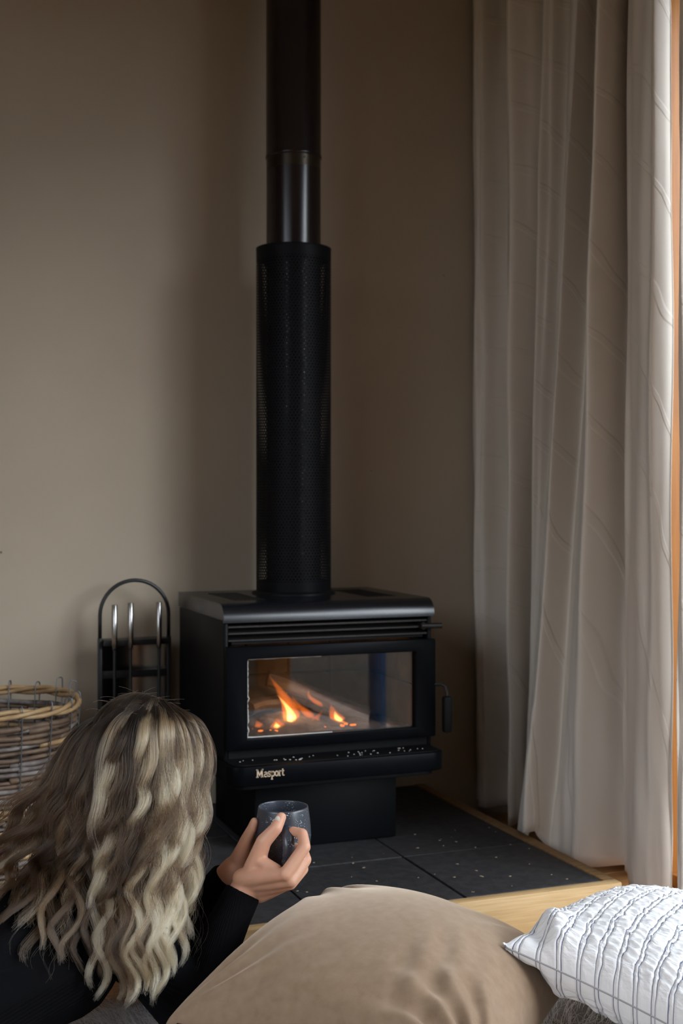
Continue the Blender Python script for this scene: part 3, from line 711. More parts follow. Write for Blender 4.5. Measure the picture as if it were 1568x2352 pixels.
# ------------------------------------------------------------------ wicker basket
BC = (-1.322, 0.772); BT = 0.480
bk = thing('wicker_basket', (BC[0], BC[1], 0), 'tall round grey willow basket with wire ribs standing by the wall', 'basket')
def brad(zz): return 0.190+0.036*(zz/BT)
MB().lathe([(0.002, 0.006), (brad(0)-0.012, 0.006), (brad(0)-0.012, 0.016), (0.002, 0.016)], BC, 28, False).build('base', M['rodbrown'], bk)
rr = random.Random(21); nw = 18; courses = 35
for c in range(courses):
    zz = 0.018+c*(BT-0.045-0.018)/(courses-1)
    start = rr.uniform(0, 2*PI)
    cuts = sorted([start+2*PI*(i+rr.uniform(-.25, .25))/4 for i in range(4)])
    for i in range(4):
        a0 = cuts[i]; a1 = (cuts[i+1] if i < 3 else cuts[0]+2*PI)+0.03
        nseg = 16; pts = []; R = []; r0 = rr.uniform(0.0058, 0.0078); dz = rr.uniform(-0.002, 0.002); tilt = rr.uniform(-0.003, 0.003)
        for s in range(nseg+1):
            t = s/nseg; a = a0+(a1-a0)*t
            wob = 0.0040*math.cos(a*nw/2+PI*c)
            rad_ = brad(zz)+wob+0.001*math.sin(a*9+c)
            pts.append((BC[0]+rad_*math.cos(a), BC[1]+rad_*math.sin(a), zz+dz+tilt*(t-.5)*2+0.0012*math.sin(a*5+c*1.3)))
            R.append(r0*(1-0.25*t))
        mk = rr.choices(('rodgrey', 'rodbrown', 'rodtan'), (5, 4.5, 0.9))[0]
        MB().tube(pts, R, 6).build('willow_rod', M[mk], bk, smooth=True)
for k in range(nw):
    a = 2*PI*(k+0.35)/nw; ca, sa = math.cos(a), math.sin(a)
    ro = lambda zz, d: (BC[0]+(brad(zz)+d)*ca, BC[1]+(brad(zz)+d)*sa)
    P = [(*ro(zz, 0.0095), zz) for zz in np.linspace(0.012, BT-0.01, 12)]
    hh = BT+(0.024 if k in (0, 1, 4, 13) else 0.007)+0.003*math.sin(k*3.1)
    for q in range(1, 6):
        b = PI*q/6; P.append((*ro(BT, 0.0095*math.cos(b)), hh-0.008+0.008*math.sin(b)))
    P += [(*ro(zz, -0.0095), zz) for zz in np.linspace(BT-0.005, 0.02, 5)]
    MB().tube(P, 0.0016, 6).build('wire_rib', M['wire'], bk, smooth=True)
for q in range(3):   # plaited rim
    pts = []
    for s in range(120):
        a = 2*PI*s/120; ph = a*5+q*2*PI/3
        rad_ = brad(BT)+0.0075*math.cos(ph); pts.append((BC[0]+rad_*math.cos(a), BC[1]+rad_*math.sin(a), BT-0.016+0.0075*math.sin(ph)+0.003*math.sin(a*3)))
    MB().tube(pts, 0.0058, 7, closed=True).build('rim_cane', M['rodtan'], bk, smooth=True)

# ------------------------------------------------------------------ curtain
FOLD = [  # distance along the wall (y) at head, middle and hem; how far the fold stands out from the track line
 ((1.05,1.05,1.05),(.035,.035,.035)), ((.985,.98,.95),(.065,.065,.065)), ((.965,.955,.945),(-.03,-.03,-.03)), ((.760,.740,.730),(.085,.09,.10)),
 ((.713,.748,.815),(-.03,-.03,-.02)), ((.61,.653,.767),(.05,.05,.02)), ((.581,.640,.694),(-.02,-.02,.05)), ((.365,.455,.42),(.09,.11,.232)),
 ((.420,.480,.410),(-.01,.0,.15)), ((.195,.255,.325),(.115,.135,.125)), ((.295,.315,.278),(-.03,-.03,-.01)), ((.216,.234,.242),(.035,.035,.035)),
 ((.010,.025,.040),(.12,.125,.125)), ((.037,.008,.005),(.06,.07,.07))]
TRACK = 0.205
def spl(vals, t):
    n = len(vals); i = min(int(t), n-2); f = t-i
    p0 = vals[max(i-1, 0)]; p1 = vals[i]; p2 = vals[i+1]; p3 = vals[min(i+2, n-1)]
    return 0.5*((2*p1)+(-p0+p2)*f+(2*p0-5*p1+4*p2-p3)*f*f+(-p0+3*p1-3*p2+p3)*f**3)
def quad(v3, h):   # v3 at h = 1 (head), .5, 0 (hem)
    a, b, c = v3[2], v3[1], v3[0]
    return a*(1-h)*(1-2*h)+b*4*h*(1-h)+c*h*(2*h-1)
cu = thing('curtain', (0.12, 0.5, 0), 'long beige embroidered curtain drawn to the corner, hem touching the hearth', 'curtain')
def drape(name, fold, sub, rows, track, hemz, parent, ztop=2.62, wrinkle=0.004):
    n = (len(fold)-1)*sub+1; me = bpy.data.meshes.new(name); V = []; F = []; U = []
    arc = [0.0]
    for r in range(rows+1):
        h = r/rows
        ys_ = [quad(f[0], h) for f in fold]; os_ = [quad(f[1], h) for f in fold]
        for i in range(n):
            t = i/sub; yy = spl(ys_, t); oo = spl(os_, t)
            z0 = hemz(yy, track-oo); zz = z0+(ztop-z0)*h
            wob = wrinkle*math.sin(t*2.6+h*9)+wrinkle*0.8*math.sin(t*5.3-h*21)+0.6*wrinkle*math.sin(t*9.1+h*33+2*math.sin(h*8))*(1-h)
            wob += (0.0075*math.sin(t*7.4+1.2*h)+0.0045*math.sin(t*13.7-2.0*h+1))*(0.45+0.55*h)   # fine pleats, tighter towards the head
            V.append((track-oo+wob, yy+0.5*wob, zz))
    for r in range(rows):
        for i in range(n-1):
            a = r*n+i; F.append((a, a+1, a+n+1, a+n))
            for (ii, rr_) in ((i, r), (i+1, r), (i+1, r+1), (i, r+1)): U.append((ii/sub*0.12, rr_/rows*2.6))
    me.from_pydata(V, [], F); l = me.uv_layers.new(name='UVMap'); l.data.foreach_set('uv', [c for q in U for c in q]); me.update()
    o = link_mesh(name, me, M['curtain'], parent, True)
    so = o.modifiers.new('cloth_thickness', 'SOLIDIFY'); so.thickness = 0.0022
    return o
def hem(yy, xx):
    return 0.106+0.01*math.sin(yy*20) if xx < 0.012 else (0.040 + 0.066*max(0, min(1, (0.06-xx)/0.048)))
drape('drape', FOLD, 20, 90, TRACK, hem, cu)
LEAD = [((-.042,-.040,-.040),(.045,.045,.045)), ((-.088,-.074,-.072),(.09,.09,.09)), ((-.108,-.098,-.098),(.115,.12,.12)), ((-.14,-.13,-.13),(.06,.06,.06)), ((-.19,-.19,-.18),(.0,.0,.0)), ((-.26,-.26,-.25),(-.055,-.055,-.055)), ((-.30,-.30,-.30),(-.07,-.07,-.07))]  # edge panel; its unseen ends are shaped to block window light from the drape
drape('leading_edge', LEAD, 12, 60, TRACK, lambda a, b: 0.035, cu)
MB().tube([(TRACK-0.03, -1.4, 2.63), (TRACK-0.03, 1.06, 2.63)], 0.012, 12).build('curtain_rail', M['blackmetal'], cu)

# ------------------------------------------------------------------ cushions
def cushion_grid(hx, hy, T, N, pinch, fn):
    """closed pillow: list of verts (top then bottom) in local coordinates, faces and uvs"""
    V = []; U = []
    for side in (1, -1):
        for j in range(N+1):
            for i in range(N+1):
                a = -1+2*i/N; b = -1+2*j/N
                # more samples near the seam
                a = math.sin(a*PI/2)*0.45+a*0.55; b = math.sin(b*PI/2)*0.45+b*0.55
                px = hx*a*(1-pinch*(1-b*b)*abs(a)**1.5*0+ -pinch*(1-b*b)*a*a); py = hy*b*(1-pinch*(1-a*a)*b*b)
                e = max(0.0, (1-a*a))*max(0.0, (1-b*b))
                hgt = T*e**0.42
                p = Vector((px, py, side*hgt))
                V.append(fn(p, a, b, side)); U.append((a, b))
    n1 = (N+1)**2; F = []
    for j in range(N):
        for i in range(N):
            q = j*(N+1)+i; F.append((q, q+1, q+N+2, q+N+1)); F.append((n1+q+N+1, n1+q+N+2, n1+q+1, n1+q))
    return V, F, U
def build_cushion(name, V, F, U, uvs, m, parent):
    me = bpy.data.meshes.new(name); me.from_pydata(V, [], F)
    l = me.uv_layers.new(name='UVMap')
    idx = np.zeros(len(me.loops), dtype=np.int32); me.loops.foreach_get('vertex_index', idx)
    uv = np.array(U, dtype=np.float32)*np.array(uvs, dtype=np.float32)
    l.data.foreach_set('uv', uv[idx].reshape(-1))
    bm = bmesh.new(); bm.from_mesh(me); bmesh.ops.remove_doubles(bm, verts=bm.verts, dist=0.0004); bm.to_mesh(me); bm.free()
    return link_mesh(name, me, m, parent, True)

def place(c, ex, ey, tilt=None):
    """frame with origin c, x axis ex, y axis ey"""
    ex = ex.normalized(); ez = ex.cross(ey).normalized(); ey = ez.cross(ex)
    return lambda p: c+ex*p.x+ey*p.y+ez*p.z
FL = cf(-.285, 2.035, .115); BL = cf(-.040, 2.50, .150); BR = cf(.430, 2.330, .085); FR = cf(.215, 1.790, .10)
cc = (FL+BL+BR+FR)/4
bc = thing('velvet_cushion', cf(.085, 2.15, 0.02), 'large plump brown velvet cushion with a zip, lying before the hearth', 'cushion')
def bil(a, b):
    s = (a+1)/2; t = (b+1)/2
    return FL.lerp(FR, s).lerp(BL.lerp(BR, s), t)
def velvet(p, a, b, side):
    q = bil(a, b)
    # straight cushion sides draw in between the pulled-out corners
    q = q + (cc-q)*0.07*((1-b*b)*a*a+(1-a*a)*b*b)
    e = max(0, (1-a*a))*max(0, (1-b*b))
    hgt = (0.150 if side > 0 else 0.105)*e**0.40
    q = q + Vector((0, 0, side*hgt))
    # gathers fanning from the corners
    w = 0
    for ca, cb, s0 in ((-1, 1, 1.0), (1, -1, 1.1), (-1, -1, 0.6), (1, 1, 0.5)):
        da = a-ca; db = b-cb; rr_ = math.hypot(da, db); an = math.atan2(db, da)
        w += s0*0.0075*math.exp(-((rr_-0.38)/0.36)**2)*math.sin(an*17+1.5*math.sin(rr_*5)+ca)*min(1, e*6)
    w += 0.0042*math.exp(-((a-0.55)/0.26)**2-((b+0.45)/0.45)**2)*math.sin((a*0.95+b*0.25)*30+0.8*math.sin(b*6))
    w += 0.0035*math.sin(a*5+b*3.1)*e
    q.z += side*w if side > 0 else 0
    if q.z < 0.022: q.z = 0.022+0.02*(q.z-0.022)
    return q
V, F, U = cushion_grid(1, 1, 1, 110, 0, velvet)
from mathutils import kdtree
kd = kdtree.KDTree(111*111); brown_top = [Vector(p) for p in V[:111*111]]
for i_, p_ in enumerate(brown_top): kd.insert((p_.x, p_.y, 0), i_)
kd.balance()
build_cushion('cover', V, F, U, (0.3, 0.3), M['velvet'], bc)
# zip along the front seam
zp = []
for i in range(60):
    a = -0.93+1.75*i/59; q = bil(a, -1); q = q+(cc-q)*0.07*(1-a*a); zp.append(q+Vector((0, 0, 0.002)))
MB().tube(zp, 0.0048, 8).build('zip_tape', M['zip'], bc, smooth=True)
tm = MB()
for i in range(0, 59):
    for t in (0.0, 0.5):
        q = zp[i].lerp(zp[i+1], t); tm.ball(q+Vector((0, -0.0035, 0.0035)), 0.0016, 6)
tm.build('zip_teeth', M['stovemat'], bc)['kind'] = 'stuff'

wp = thing('quilted_pillow', cf(.62, 2.25, 0.02), 'white quilted pillow with paired dark stitch lines, overlapping the brown cushion', 'pillow')
T0 = cf(.272, 2.135, .205)                 # the pointed corner lying on the brown cushion
S1 = cf(.660, 1.850, .085)                 # along the seam, towards the viewer
E1 = cf(.560, 2.560, .130)                 # along the far edge
D1 = cf(.960, 2.240, .100)
wc = (T0+S1+E1+D1)/4
def wbil(a, b):
    s = (a+1)/2; t = (b+1)/2
    return T0.lerp(S1, s).lerp(E1.lerp(D1, s), t)
def quilt(p, a, b, side):
    q = wbil(a, b)
    q = q+(wc-q)*0.10*((1-b*b)*a*a+(1-a*a)*b*b)
    e = max(0, (1-a*a))*max(0, (1-b*b))
    q = q+Vector((0, 0, side*(0.125 if side > 0 else 0.085)*e**0.43))
    U_ = a*0.24; V_ = b*0.24
    fr_ = (U_/0.034) % 1.0
    dmin_ = min(abs(fr_-0.385), abs(fr_-0.615)); pull = min(1, dmin_*9)
    rip = 2.0*noise.noise(Vector((U_*45+math.floor(U_/0.034+0.5)*7.3, V_*150, 0)))
    q.z += side*min(1, e*8)*(0.0018*pull+0.0030*pull*rip)
    # the pinched ear at the corner
    rr_ = math.hypot(a+1, b+1)
    q.z += side*0.016*math.exp(-((rr_-0.33)/0.10)**2)*min(1, e*10)-side*0.014*math.exp(-((rr_-0.20)/0.07)**2)*min(1, e*14)
    _, i_, dist_ = kd.find((q.x, q.y, 0))
    if dist_ < 0.007: q.z = max(q.z, brown_top[i_].z+(0.003 if side < 0 else 0.010))
    if q.z < 0.022: q.z = 0.022
    return q
V, F, U = cushion_grid(1, 1, 1, 230, 0, quilt)
wcov = build_cushion('cover', V, F, U, (0.24, 0.24), M['quilt'], wp)
sm = []
for i in range(60):
    a = -0.98+1.96*i/59; q = wbil(a, -1); q = q+(wc-q)*0.10*(1-a*a); sm.append(q+Vector((0, 0, 0.002)))
MB().tube(sm, 0.0016, 6).build('seam_piping', mat('seam_thread', (0.35, 0.33, 0.33), 0.9), wp, smooth=True)

# ------------------------------------------------------------------ sheepskin rug
rg = thing('sheepskin_rug', (-0.6, -0.45, 0), 'long-haired grey-white sheepskin rug spread on the floor before the hearth', 'rug')
def rug_r(a): return 1+0.05*math.sin(3*a+1)+0.04*math.sin(5*a)+0.02*math.sin(9*a+2)
RC = (-0.62, -0.52); RA, RB = 0.86, 0.47
def sup(a):
    c, s = math.cos(a), math.sin(a); k = (abs(c)**3.2+abs(s)**3.2)**(-1/3.2); return k*c*RA*rug_r(a), k*s*RB*rug_r(a)
nn = 72
P = [(RC[0]+sup(2*PI*i/nn)[0], RC[1]+sup(2*PI*i/nn)[1]) for i in range(nn)]
MB().prism(P, 'z', 0.0006, 0.012).build('hide', M['hide'], rg)
N = 15000; K = 6
rs = np.random.RandomState(4)
ang = rs.rand(N)*2*PI; rad_ = np.sqrt(rs.rand(N)); rad_[: N//5] = 0.90+0.10*rs.rand(N//5)
bx_ = np.array([sup(a) for a in ang])*rad_[:, None]+np.array(RC)
flow = np.stack([np.cos(ang)*0.5+0.6*np.sin(bx_[:, 1]*14), np.sin(ang)*0.5+0.6*np.cos(bx_[:, 0]*12)], 1)+rs.randn(N, 2)*0.35
flow /= np.linalg.norm(flow, axis=1)[:, None]
L = 0.035+0.03*rs.rand(N)
pos = np.zeros((N, K, 3))
for k in range(K):
    t = k/(K-1)
    pos[:, k, :2] = bx_+flow*(L*0.75*t**1.3)[:, None]+rs.randn(N, 2)*0.001*t
    pos[:, k, 2] = 0.011+L*(0.62*np.sin(t*1.9)/1.0)*(0.75+0.25*np.sin(bx_[:, 0]*31)*np.sin(bx_[:, 1]*27))
radf = np.ones((N, K))*0.00055*np.linspace(1, 0.35, K)
cb = (np.array([0.80, 0.80, 0.80])[None, :]*(0.75+0.35*rs.rand(N)[:, None]))[:, None, :].repeat(K, 1)
strands('fur', pos, radf, cb, M['fur'], rg)['kind'] = 'stuff'

# ------------------------------------------------------------------ mug
MC = cf(-.108, 2.340, 0); MZ0, MZ1 = 0.288, 0.394
mg = thing('mug', (MC.x, MC.y, MZ0), 'charcoal speckled stoneware mug with rounded handle held in both hands', 'mug')
prof = [(0.001, MZ0), (0.030, MZ0), (0.036, MZ0+0.003), (0.044, MZ0+0.016), (0.0500, MZ0+0.036), (0.0518, MZ0+0.052), (0.0510, MZ0+0.070), (0.0490, MZ0+0.088), (0.0468, MZ0+0.103),
        (0.0460, MZ1), (0.0446, MZ1+0.0003), (0.0436, MZ1-0.002), (0.0455, MZ0+0.088), (0.0475, MZ0+0.060), (0.045, MZ0+0.030), (0.036, MZ0+0.010), (0.001, MZ0+0.008)]
MB().lathe(prof, (MC.x, MC.y), 64).build('cup', M['mug'], mg, smooth=True)
hd = (cf(0.012, -0.07, 0)-cf(0, 0, 0)); hd.z = 0; hd.normalize()
hp = []; hr = []
for i in range(19):
    a = -PI/2+PI*i/18
    rr_ = 0.046+0.034*math.cos(a)**0.8 if math.cos(a) > 0 else 0.046
    hp.append(Vector((MC.x, MC.y, MZ0+0.047+0.029*math.sin(a)))+hd*rr_); hr.append(0.0075)
HB = MB().tube(hp, hr, 12)
sd = Vector((-hd.y, hd.x, 0))
HB.v = [tuple(Vector(p)+sd*(((Vector(p)-Vector((MC.x, MC.y, 0))).dot(sd))*0.45)) for p in HB.v]
HB.build('handle', M['mug'], mg, smooth=True)
MB().lathe([(0.0005, MZ0+0.072), (0.0468, MZ0+0.072), (0.0468, MZ0+0.0715)], (MC.x, MC.y), 40).build('coffee', M['coffee'], mg)

# ------------------------------------------------------------------ person
pr = thing('person', cf(-.50, 2.15, 0.012), 'person with long wavy blond hair in black knit top, propped on elbows with a mug', 'person')
def bake(mb, voxel, smooth_it, name, m, parent, fac=0.5):
    me = mb.mesh(name+'_src'); o = bpy.data.objects.new(name+'_src', me); col.objects.link(o)
    r = o.modifiers.new('r', 'REMESH'); r.mode = 'VOXEL'; r.voxel_size = voxel; r.use_smooth_shade = True
    s = o.modifiers.new('s', 'SMOOTH'); s.iterations = smooth_it; s.factor = fac
    dg = bpy.context.evaluated_depsgraph_get(); dg.update()
    me2 = bpy.data.meshes.new_from_object(o.evaluated_get(dg)); me2.name = name
    bpy.data.objects.remove(o, do_unlink=True); bpy.data.meshes.remove(me)
    return link_mesh(name, me2, m, parent, True)
C = cf
HC = Vector((-.374, 2.325, .484))           # head centre in the turned frame
Hc = C(*HC)
fdir = Vector((.45, .85, -.06)).normalized()  # where the face looks (turned frame)
def hframe(right, fwd, up):
    f = fdir; r = Vector((f.y, -f.x, 0)).normalized(); u = r.cross(f)
    q = HC+r*right+f*fwd+u*up
    return C(*q)
fw = (C(*(HC+fdir))-Hc).normalized(); rw = Vector((fw.y, -fw.x, 0)).normalized(); uw = rw.cross(fw)
HM = Matrix((rw, fw, uw)).transposed()
NB = C(-.410, 2.245, .270)
RSH = C(-.350, 2.155, .212); LSH = C(-.560, 2.380, .218)
REL = C(-.272, 2.215, .066); LEL = C(-.365, 2.405, .064)
RWR = C(-.170, 2.283, .268); LWR = C(-.200, 2.352, .272)
CH = C(-.505, 2.205, .175); WA = C(-.66, 2.04, .150); HI = C(-.83, 1.89, .145)
def limb(mb, chain):
    for (p, r), (q, s) in zip(chain[:-1], chain[1:]): mb.caps(p, q, r, s)
body = MB()
# head
body.ball(Hc+fw*-0.012+uw*0.022, (0.074, 0.092, 0.090), 24, HM)
body.ball(Hc+fw*0.030+uw*-0.035, (0.060, 0.062, 0.082), 24, HM)
body.ball(hframe(0, 0.062, -0.098), (0.026, 0.022, 0.022), 14, HM)      # chin
body.caps(hframe(0, 0.092, 0.012), hframe(0, 0.108, -0.028), 0.008, 0.012)   # nose
for s in (-1, 1):
    body.ball(hframe(s*0.036, 0.070, -0.030), (0.026, 0.022, 0.024), 14, HM)  # cheek
    body.ball(hframe(s*0.030, 0.080, 0.030), (0.026, 0.012, 0.009), 12, HM)   # brow
    body.ball(hframe(s*0.078, 0.000, -0.012), (0.010, 0.018, 0.030), 14, HM)  # ear
    body.ball(hframe(s*0.010, 0.090, -0.066), (0.018, 0.010, 0.007), 12, HM)  # lips
body.caps(hframe(0, -0.015, -0.06), NB, 0.052, 0.058)
# torso and legs
body.caps(RSH.lerp(LSH, .25), RSH.lerp(LSH, .75), 0.062, 0.062)
body.caps(NB+Vector((0, 0, -.03)), CH, 0.075, 0.108); body.caps(CH, WA, 0.115, 0.105); body.caps(WA, HI, 0.105, 0.128)
hipd = (C(-.68, .73, 0)-C(0, 0, 0)).normalized(); legd = (C(-.73, -.68, 0)-C(0, 0, 0)).normalized()
for s in (-1, 1):
    h0 = HI+hipd*0.075*s-Vector((0, 0, .03)); kn = h0+legd*0.42; kn.z = 0.065; an = kn+legd*0.40; an.z = 0.055; to = an+legd*0.12; to.z = 0.04
    limb(body, [(h0, 0.085), (kn, 0.056), (an, 0.036), (to, 0.024)])
# arms
limb(body, [(RSH, 0.050), (REL, 0.038), (RWR, 0.026)]); limb(body, [(LSH, 0.050), (LEL, 0.038), (LWR, 0.026)])
# right hand: fingers through the mug handle, thumb up against the cup
def fing(mb, pts, rads):
    for (p, q, r, s) in zip(pts[:-1], pts[1:], rads[:-1], rads[1:]): mb.caps(C(*p), C(*q), r, s, 12)
Rm = [(-.0985, 2.218, .304), (-.0885, 2.224, .2905), (-.0905, 2.238, .281), (-.1010, 2.256, .273)]    # knuckles index..little
wr_ = (-.170, 2.283, .268)
for k, (mx_, md, mz) in enumerate(Rm):
    base = (wr_[0]+0.010*k-0.008, wr_[1]-0.010+0.004*k, wr_[2]+0.012-0.010*k)
    body.caps(C(*base), C(mx_, md, mz), 0.0185, 0.0112, 12)
body.caps(C(-.150, 2.268, .282), C(-.110, 2.240, .292), 0.021, 0.015)
fing(body, [Rm[0], (-.0655, 2.236, .3465), (-.0700, 2.262, .3630), (-.0880, 2.277, .3640)], [.0122, .0114, .0100, .0088])
fing(body, [Rm[1], (-.0640, 2.250, .3200), (-.0700, 2.276, .3320), (-.0900, 2.284, .3330)], [.0118, .0110, .0095, .0084])
fing(body, [Rm[2], (-.0690, 2.262, .3000), (-.0780, 2.285, .3080), (-.0960, 2.290, .3080)], [.0112, .0104, .0090, .0080])
fing(body, [Rm[3], (-.0820, 2.276, .2840), (-.0890, 2.292, .2900), (-.1010, 2.297, .2900)], [.0098, .0090, .0080, .0072])
TH = [(-.158, 2.270, .298), (-.1395, 2.262, .3490), (-.1175, 2.262, .3730), (-.1085, 2.272, .3900)]
fing(body, TH, [.0190, .0142, .0118, .0096])
body.caps(C(-.148, 2.262, .315), C(-.115, 2.238, .305), 0.013, 0.011)    # web
# left hand wraps the far side of the cup
Lm = [(-.1615, 2.372, .352), (-.1650, 2.378, .334), (-.1690, 2.378, .316), (-.1740, 2.374, .300)]
for k, (mx_, md, mz) in enumerate(Lm):
    body.caps(C(-.200+0.004*k, 2.352+.003*k, .276-.005*k), C(mx_, md, mz), 0.0180, 0.0112, 12)
    fing(body, [(mx_, md, mz), (-.1400, 2.398, mz+.004), (-.1060, 2.404, mz+.002), (-.0740, 2.396, mz)], [.0108, .0098, .0090, .0078])
fing(body, [(-.190, 2.345, .296), (-.1755, 2.330, .335), (-.1640, 2.322, .358), (-.1600, 2.320, .370)], [.016, .0115, .0098, .0082])
bd = bake(body, 0.0026, 5, 'body', M['skin'], pr)
# nails
def nail(c, nrm, up, w_, h_):
    c = C(*c); n_ = (C(*nrm)-C(0, 0, 0)).normalized(); u_ = (C(*up)-C(0, 0, 0)); u_ = (u_-n_*u_.dot(n_)).normalized(); s_ = u_.cross(n_)
    MB().ball(c, (w_, h_, 0.0016), 14, Matrix((s_, u_, n_)).transposed()).build('fingernail', M['nail'], bd, smooth=True)
nail((-.1152, 2.2615, .3885), (-.45, -.85, .20), (.40, .25, .88), 0.0054, 0.0072)
for s in (-1, 1):
    e = MB().ball(hframe(s*0.031, 0.076, 0.008), 0.0115, 14).build('eyeball', M['eyewhite'], bd, smooth=True)
    MB().ball(hframe(s*0.031, 0.0855, 0.008), (0.0052, 0.0025, 0.0052), 12, HM).build('iris', M['iris'], e, smooth=True)
MB().ball(hframe(0, 0.0965, -0.0655), (0.021, 0.006, 0.0085), 14, HM).build('lips', M['lips'], bd, smooth=True)
# black knit top
top = MB()
top.caps(RSH.lerp(LSH, .18), RSH.lerp(LSH, .82), 0.066, 0.066)
top.caps(CH.lerp(NB, .45)+Vector((0, 0, .0)), CH, 0.095, 0.122); top.caps(CH, WA, 0.126, 0.118); top.tube([WA, WA.lerp(HI, .55)], [0.118, 0.132], 20)
def sleeve(mb, sh, el, wr__, r0, r1, r2):
    mb.caps(sh, el, r0, r1); d = (wr__-el).normalized()
    mb.ball(el, r1*1.04, 16)
    P = [el.lerp(wr__, t) for t in (0, .25, .5, .75, .93)]
    mb.tube(P, [r1, r1*0.98, (r1+r2)/2, r2*1.06, r2], 20)
sleeve(top, RSH, REL, RWR, 0.060, 0.050, 0.0335); sleeve(top, LSH, LEL, LWR, 0.060, 0.048, 0.0335)
bake(top, 0.0045, 4, 'knit_top', M['knit'], pr)
tro = MB()
tro.caps(WA.lerp(HI, .5), HI, 0.122, 0.138)
for s in (-1, 1):
    h0 = HI+hipd*0.075*s-Vector((0, 0, .03)); kn = h0+legd*0.42; kn.z = 0.072; an = kn+legd*0.36; an.z = 0.062
    tro.caps(h0, kn, 0.094, 0.065); tro.tube([kn, an], [0.065, 0.050], 18)
bake(tro, 0.007, 4, 'trousers', M['denim'], pr)

# ---- hair: locks of strands hanging from the crown
def hair():
    rs = np.random.RandomState(12)
    K = 36
    allp = []; allr = []; allc = []; allq = []
    def lock(c, layer, nstr, width, blond, zh, ph, back=1.0, thin=1.0, amp0=0.0105, spread=0.0):
        """c: -1 left .. 1 right across the back of the head; layer 0 outer .. 1 inner"""
        R = 1.0-0.12*layer
        ac = abs(c)
        yb = math.sqrt(max(0.0, 1-min(ac, 1)**2))*back
        rd = rs.uniform(-0.055, 0.05)
        roots = np.array([HC.x+0.018+0.030*c*R, HC.y+rd, HC.z+0.110*R-0.010*c*c-abs(rd)*0.22])
        p1 = np.array([HC.x+0.006+0.090*c*R, HC.y-0.100*yb*R+0.4*rd*(1-yb), HC.z+0.078*R-0.014*c*c])
        side = 0.110 if c > 0 else 0.128
        p2 = np.array([HC.x+side*c*R, HC.y-0.130*yb*R+0.005*ac, HC.z+0.000])
        hx = np.interp(c, [-1.1, -.95, -.7, -.4, 0, .4, .75, 1.1], [-.36, -.23, -.135, -.055, .008, .048, .085, .106])+spread
        hd_ = np.interp(c, [-1.1, -.6, 0, .6, 1.1], [-.03, -.16, -.22, -.215, -.12])
        p4 = np.array([HC.x+hx, HC.y+hd_+0.05*layer, zh])
        f3 = 0.44
        p3 = p2+(p4-p2)*f3; p3[0] = HC.x+side*c*R+(hx-side*c*R)*0.36; p3[2] = HC.z+(zh-HC.z)*f3
        P = [roots+(roots-p1)*0.5, roots, p1, p2, p3, p4, p4+(p4-p3)*0.5]
        pts = []
        for i in range(1, 5):
            for s in range(24):
                t = s/24; a, b, c_, d = P[i-1], P[i], P[i+1], P[i+2]
                pts.append(0.5*((2*b)+(-a+c_)*t+(2*a-5*b+4*c_-d)*t*t+(-a+3*b-3*c_+d)*t**3))
        pts.append(P[5]); pts = np.array(pts)
        sl = np.concatenate([[0], np.cumsum(np.linalg.norm(np.diff(pts, axis=0), axis=1))]); Ltot = sl[-1]
        u = np.linspace(0, 1, K); g = np.stack([np.interp(u*Ltot, sl, pts[:, k]) for k in range(3)], 1)
        s_ = u*Ltot
        lam = 0.150*(0.88+0.24*rs.rand())
        amp = amp0*np.clip((s_-0.13)/0.15, 0, 1)*(0.7+0.6*rs.rand())
        arg = 2*PI*s_/lam*(1+0.25*u)+ph
        g[:, 0] += amp*np.sin(arg); g[:, 1] += 0.8*amp*np.cos(arg+0.4)
        prof_ = (0.45+0.55*np.clip(s_/0.12, 0, 1))*(1.0-0.66*np.clip((u-0.50)/0.50, 0, 1)**1.1)*(1+0.12*np.sin(arg+1.2)*np.clip((s_-.13)/.1, 0, 1))
        th = rs.rand(nstr)*2*PI; rr_ = np.sqrt(rs.rand(nstr))
        ox = rr_*np.cos(th)*width; od = rr_*np.sin(th)*width*0.55
        ln = np.clip(1-np.abs(rs.randn(nstr))*0.06, .6, 1.0)
        pos = np.zeros((nstr, K, 3))
        for i in range(nstr):
            uu = u*ln[i]
            for k in range(3): pos[i, :, k] = np.interp(uu, u, g[:, k])
            pw = np.interp(uu, u, prof_)
            fr1, fr2 = rs.rand(2)*6.28
            fz = 0.0020*np.clip((uu-.15)/.3, 0, 1)
            sp1 = 12+10*rs.rand()
            pos[i, :, 0] += ox[i]*pw+fz*np.sin(uu*sp1+fr1)
            pos[i, :, 1] += od[i]*pw+fz*np.cos(uu*sp1+fr2)
            pos[i, :, 2] += 0.003*rs.randn()*uu
        rad = np.ones((nstr, K))*(0.00040*thin)*np.clip(1.05-0.6*u, .35, 1)[None, :]
        dark = np.array([0.014, 0.009, 0.006]); mid = np.array([0.042, 0.024, 0.014]); lite = np.array([0.76, 0.515, 0.295])
        b_ = np.clip(blond+rs.randn(nstr)*(0.03+0.08*blond), 0, 1)[:, None, None]
        gt = np.clip((u-0.14+0.10*blond-0.12*rs.rand(nstr)[:, None])/(0.36-0.12*blond), 0, 1)[:, :, None]
        base = dark*(1-0.65*gt)+mid*0.65*gt
        colr = base*(1-b_*gt)+lite*(b_*gt)
        hi = (rs.rand(nstr) < 0.07*blond+0.004)[:, None, None]
        colr = np.where(hi, mid*0.5+lite*0.5, colr)
        allp.append(pos); allr.append(rad); allc.append(colr); allq.append((rr_*np.abs(np.sin(th))*(1-layer*.8)).clip(0, 1))
    # inner dark fill
    for c in np.linspace(-1.05, 1.05, 34):
        lock(c+rs.randn()*.02, 0.75+0.2*rs.rand(), 120, 0.024, 0.04*rs.rand(), 0.265+0.05*rs.randn(), c*3+rs.rand()*1.5)
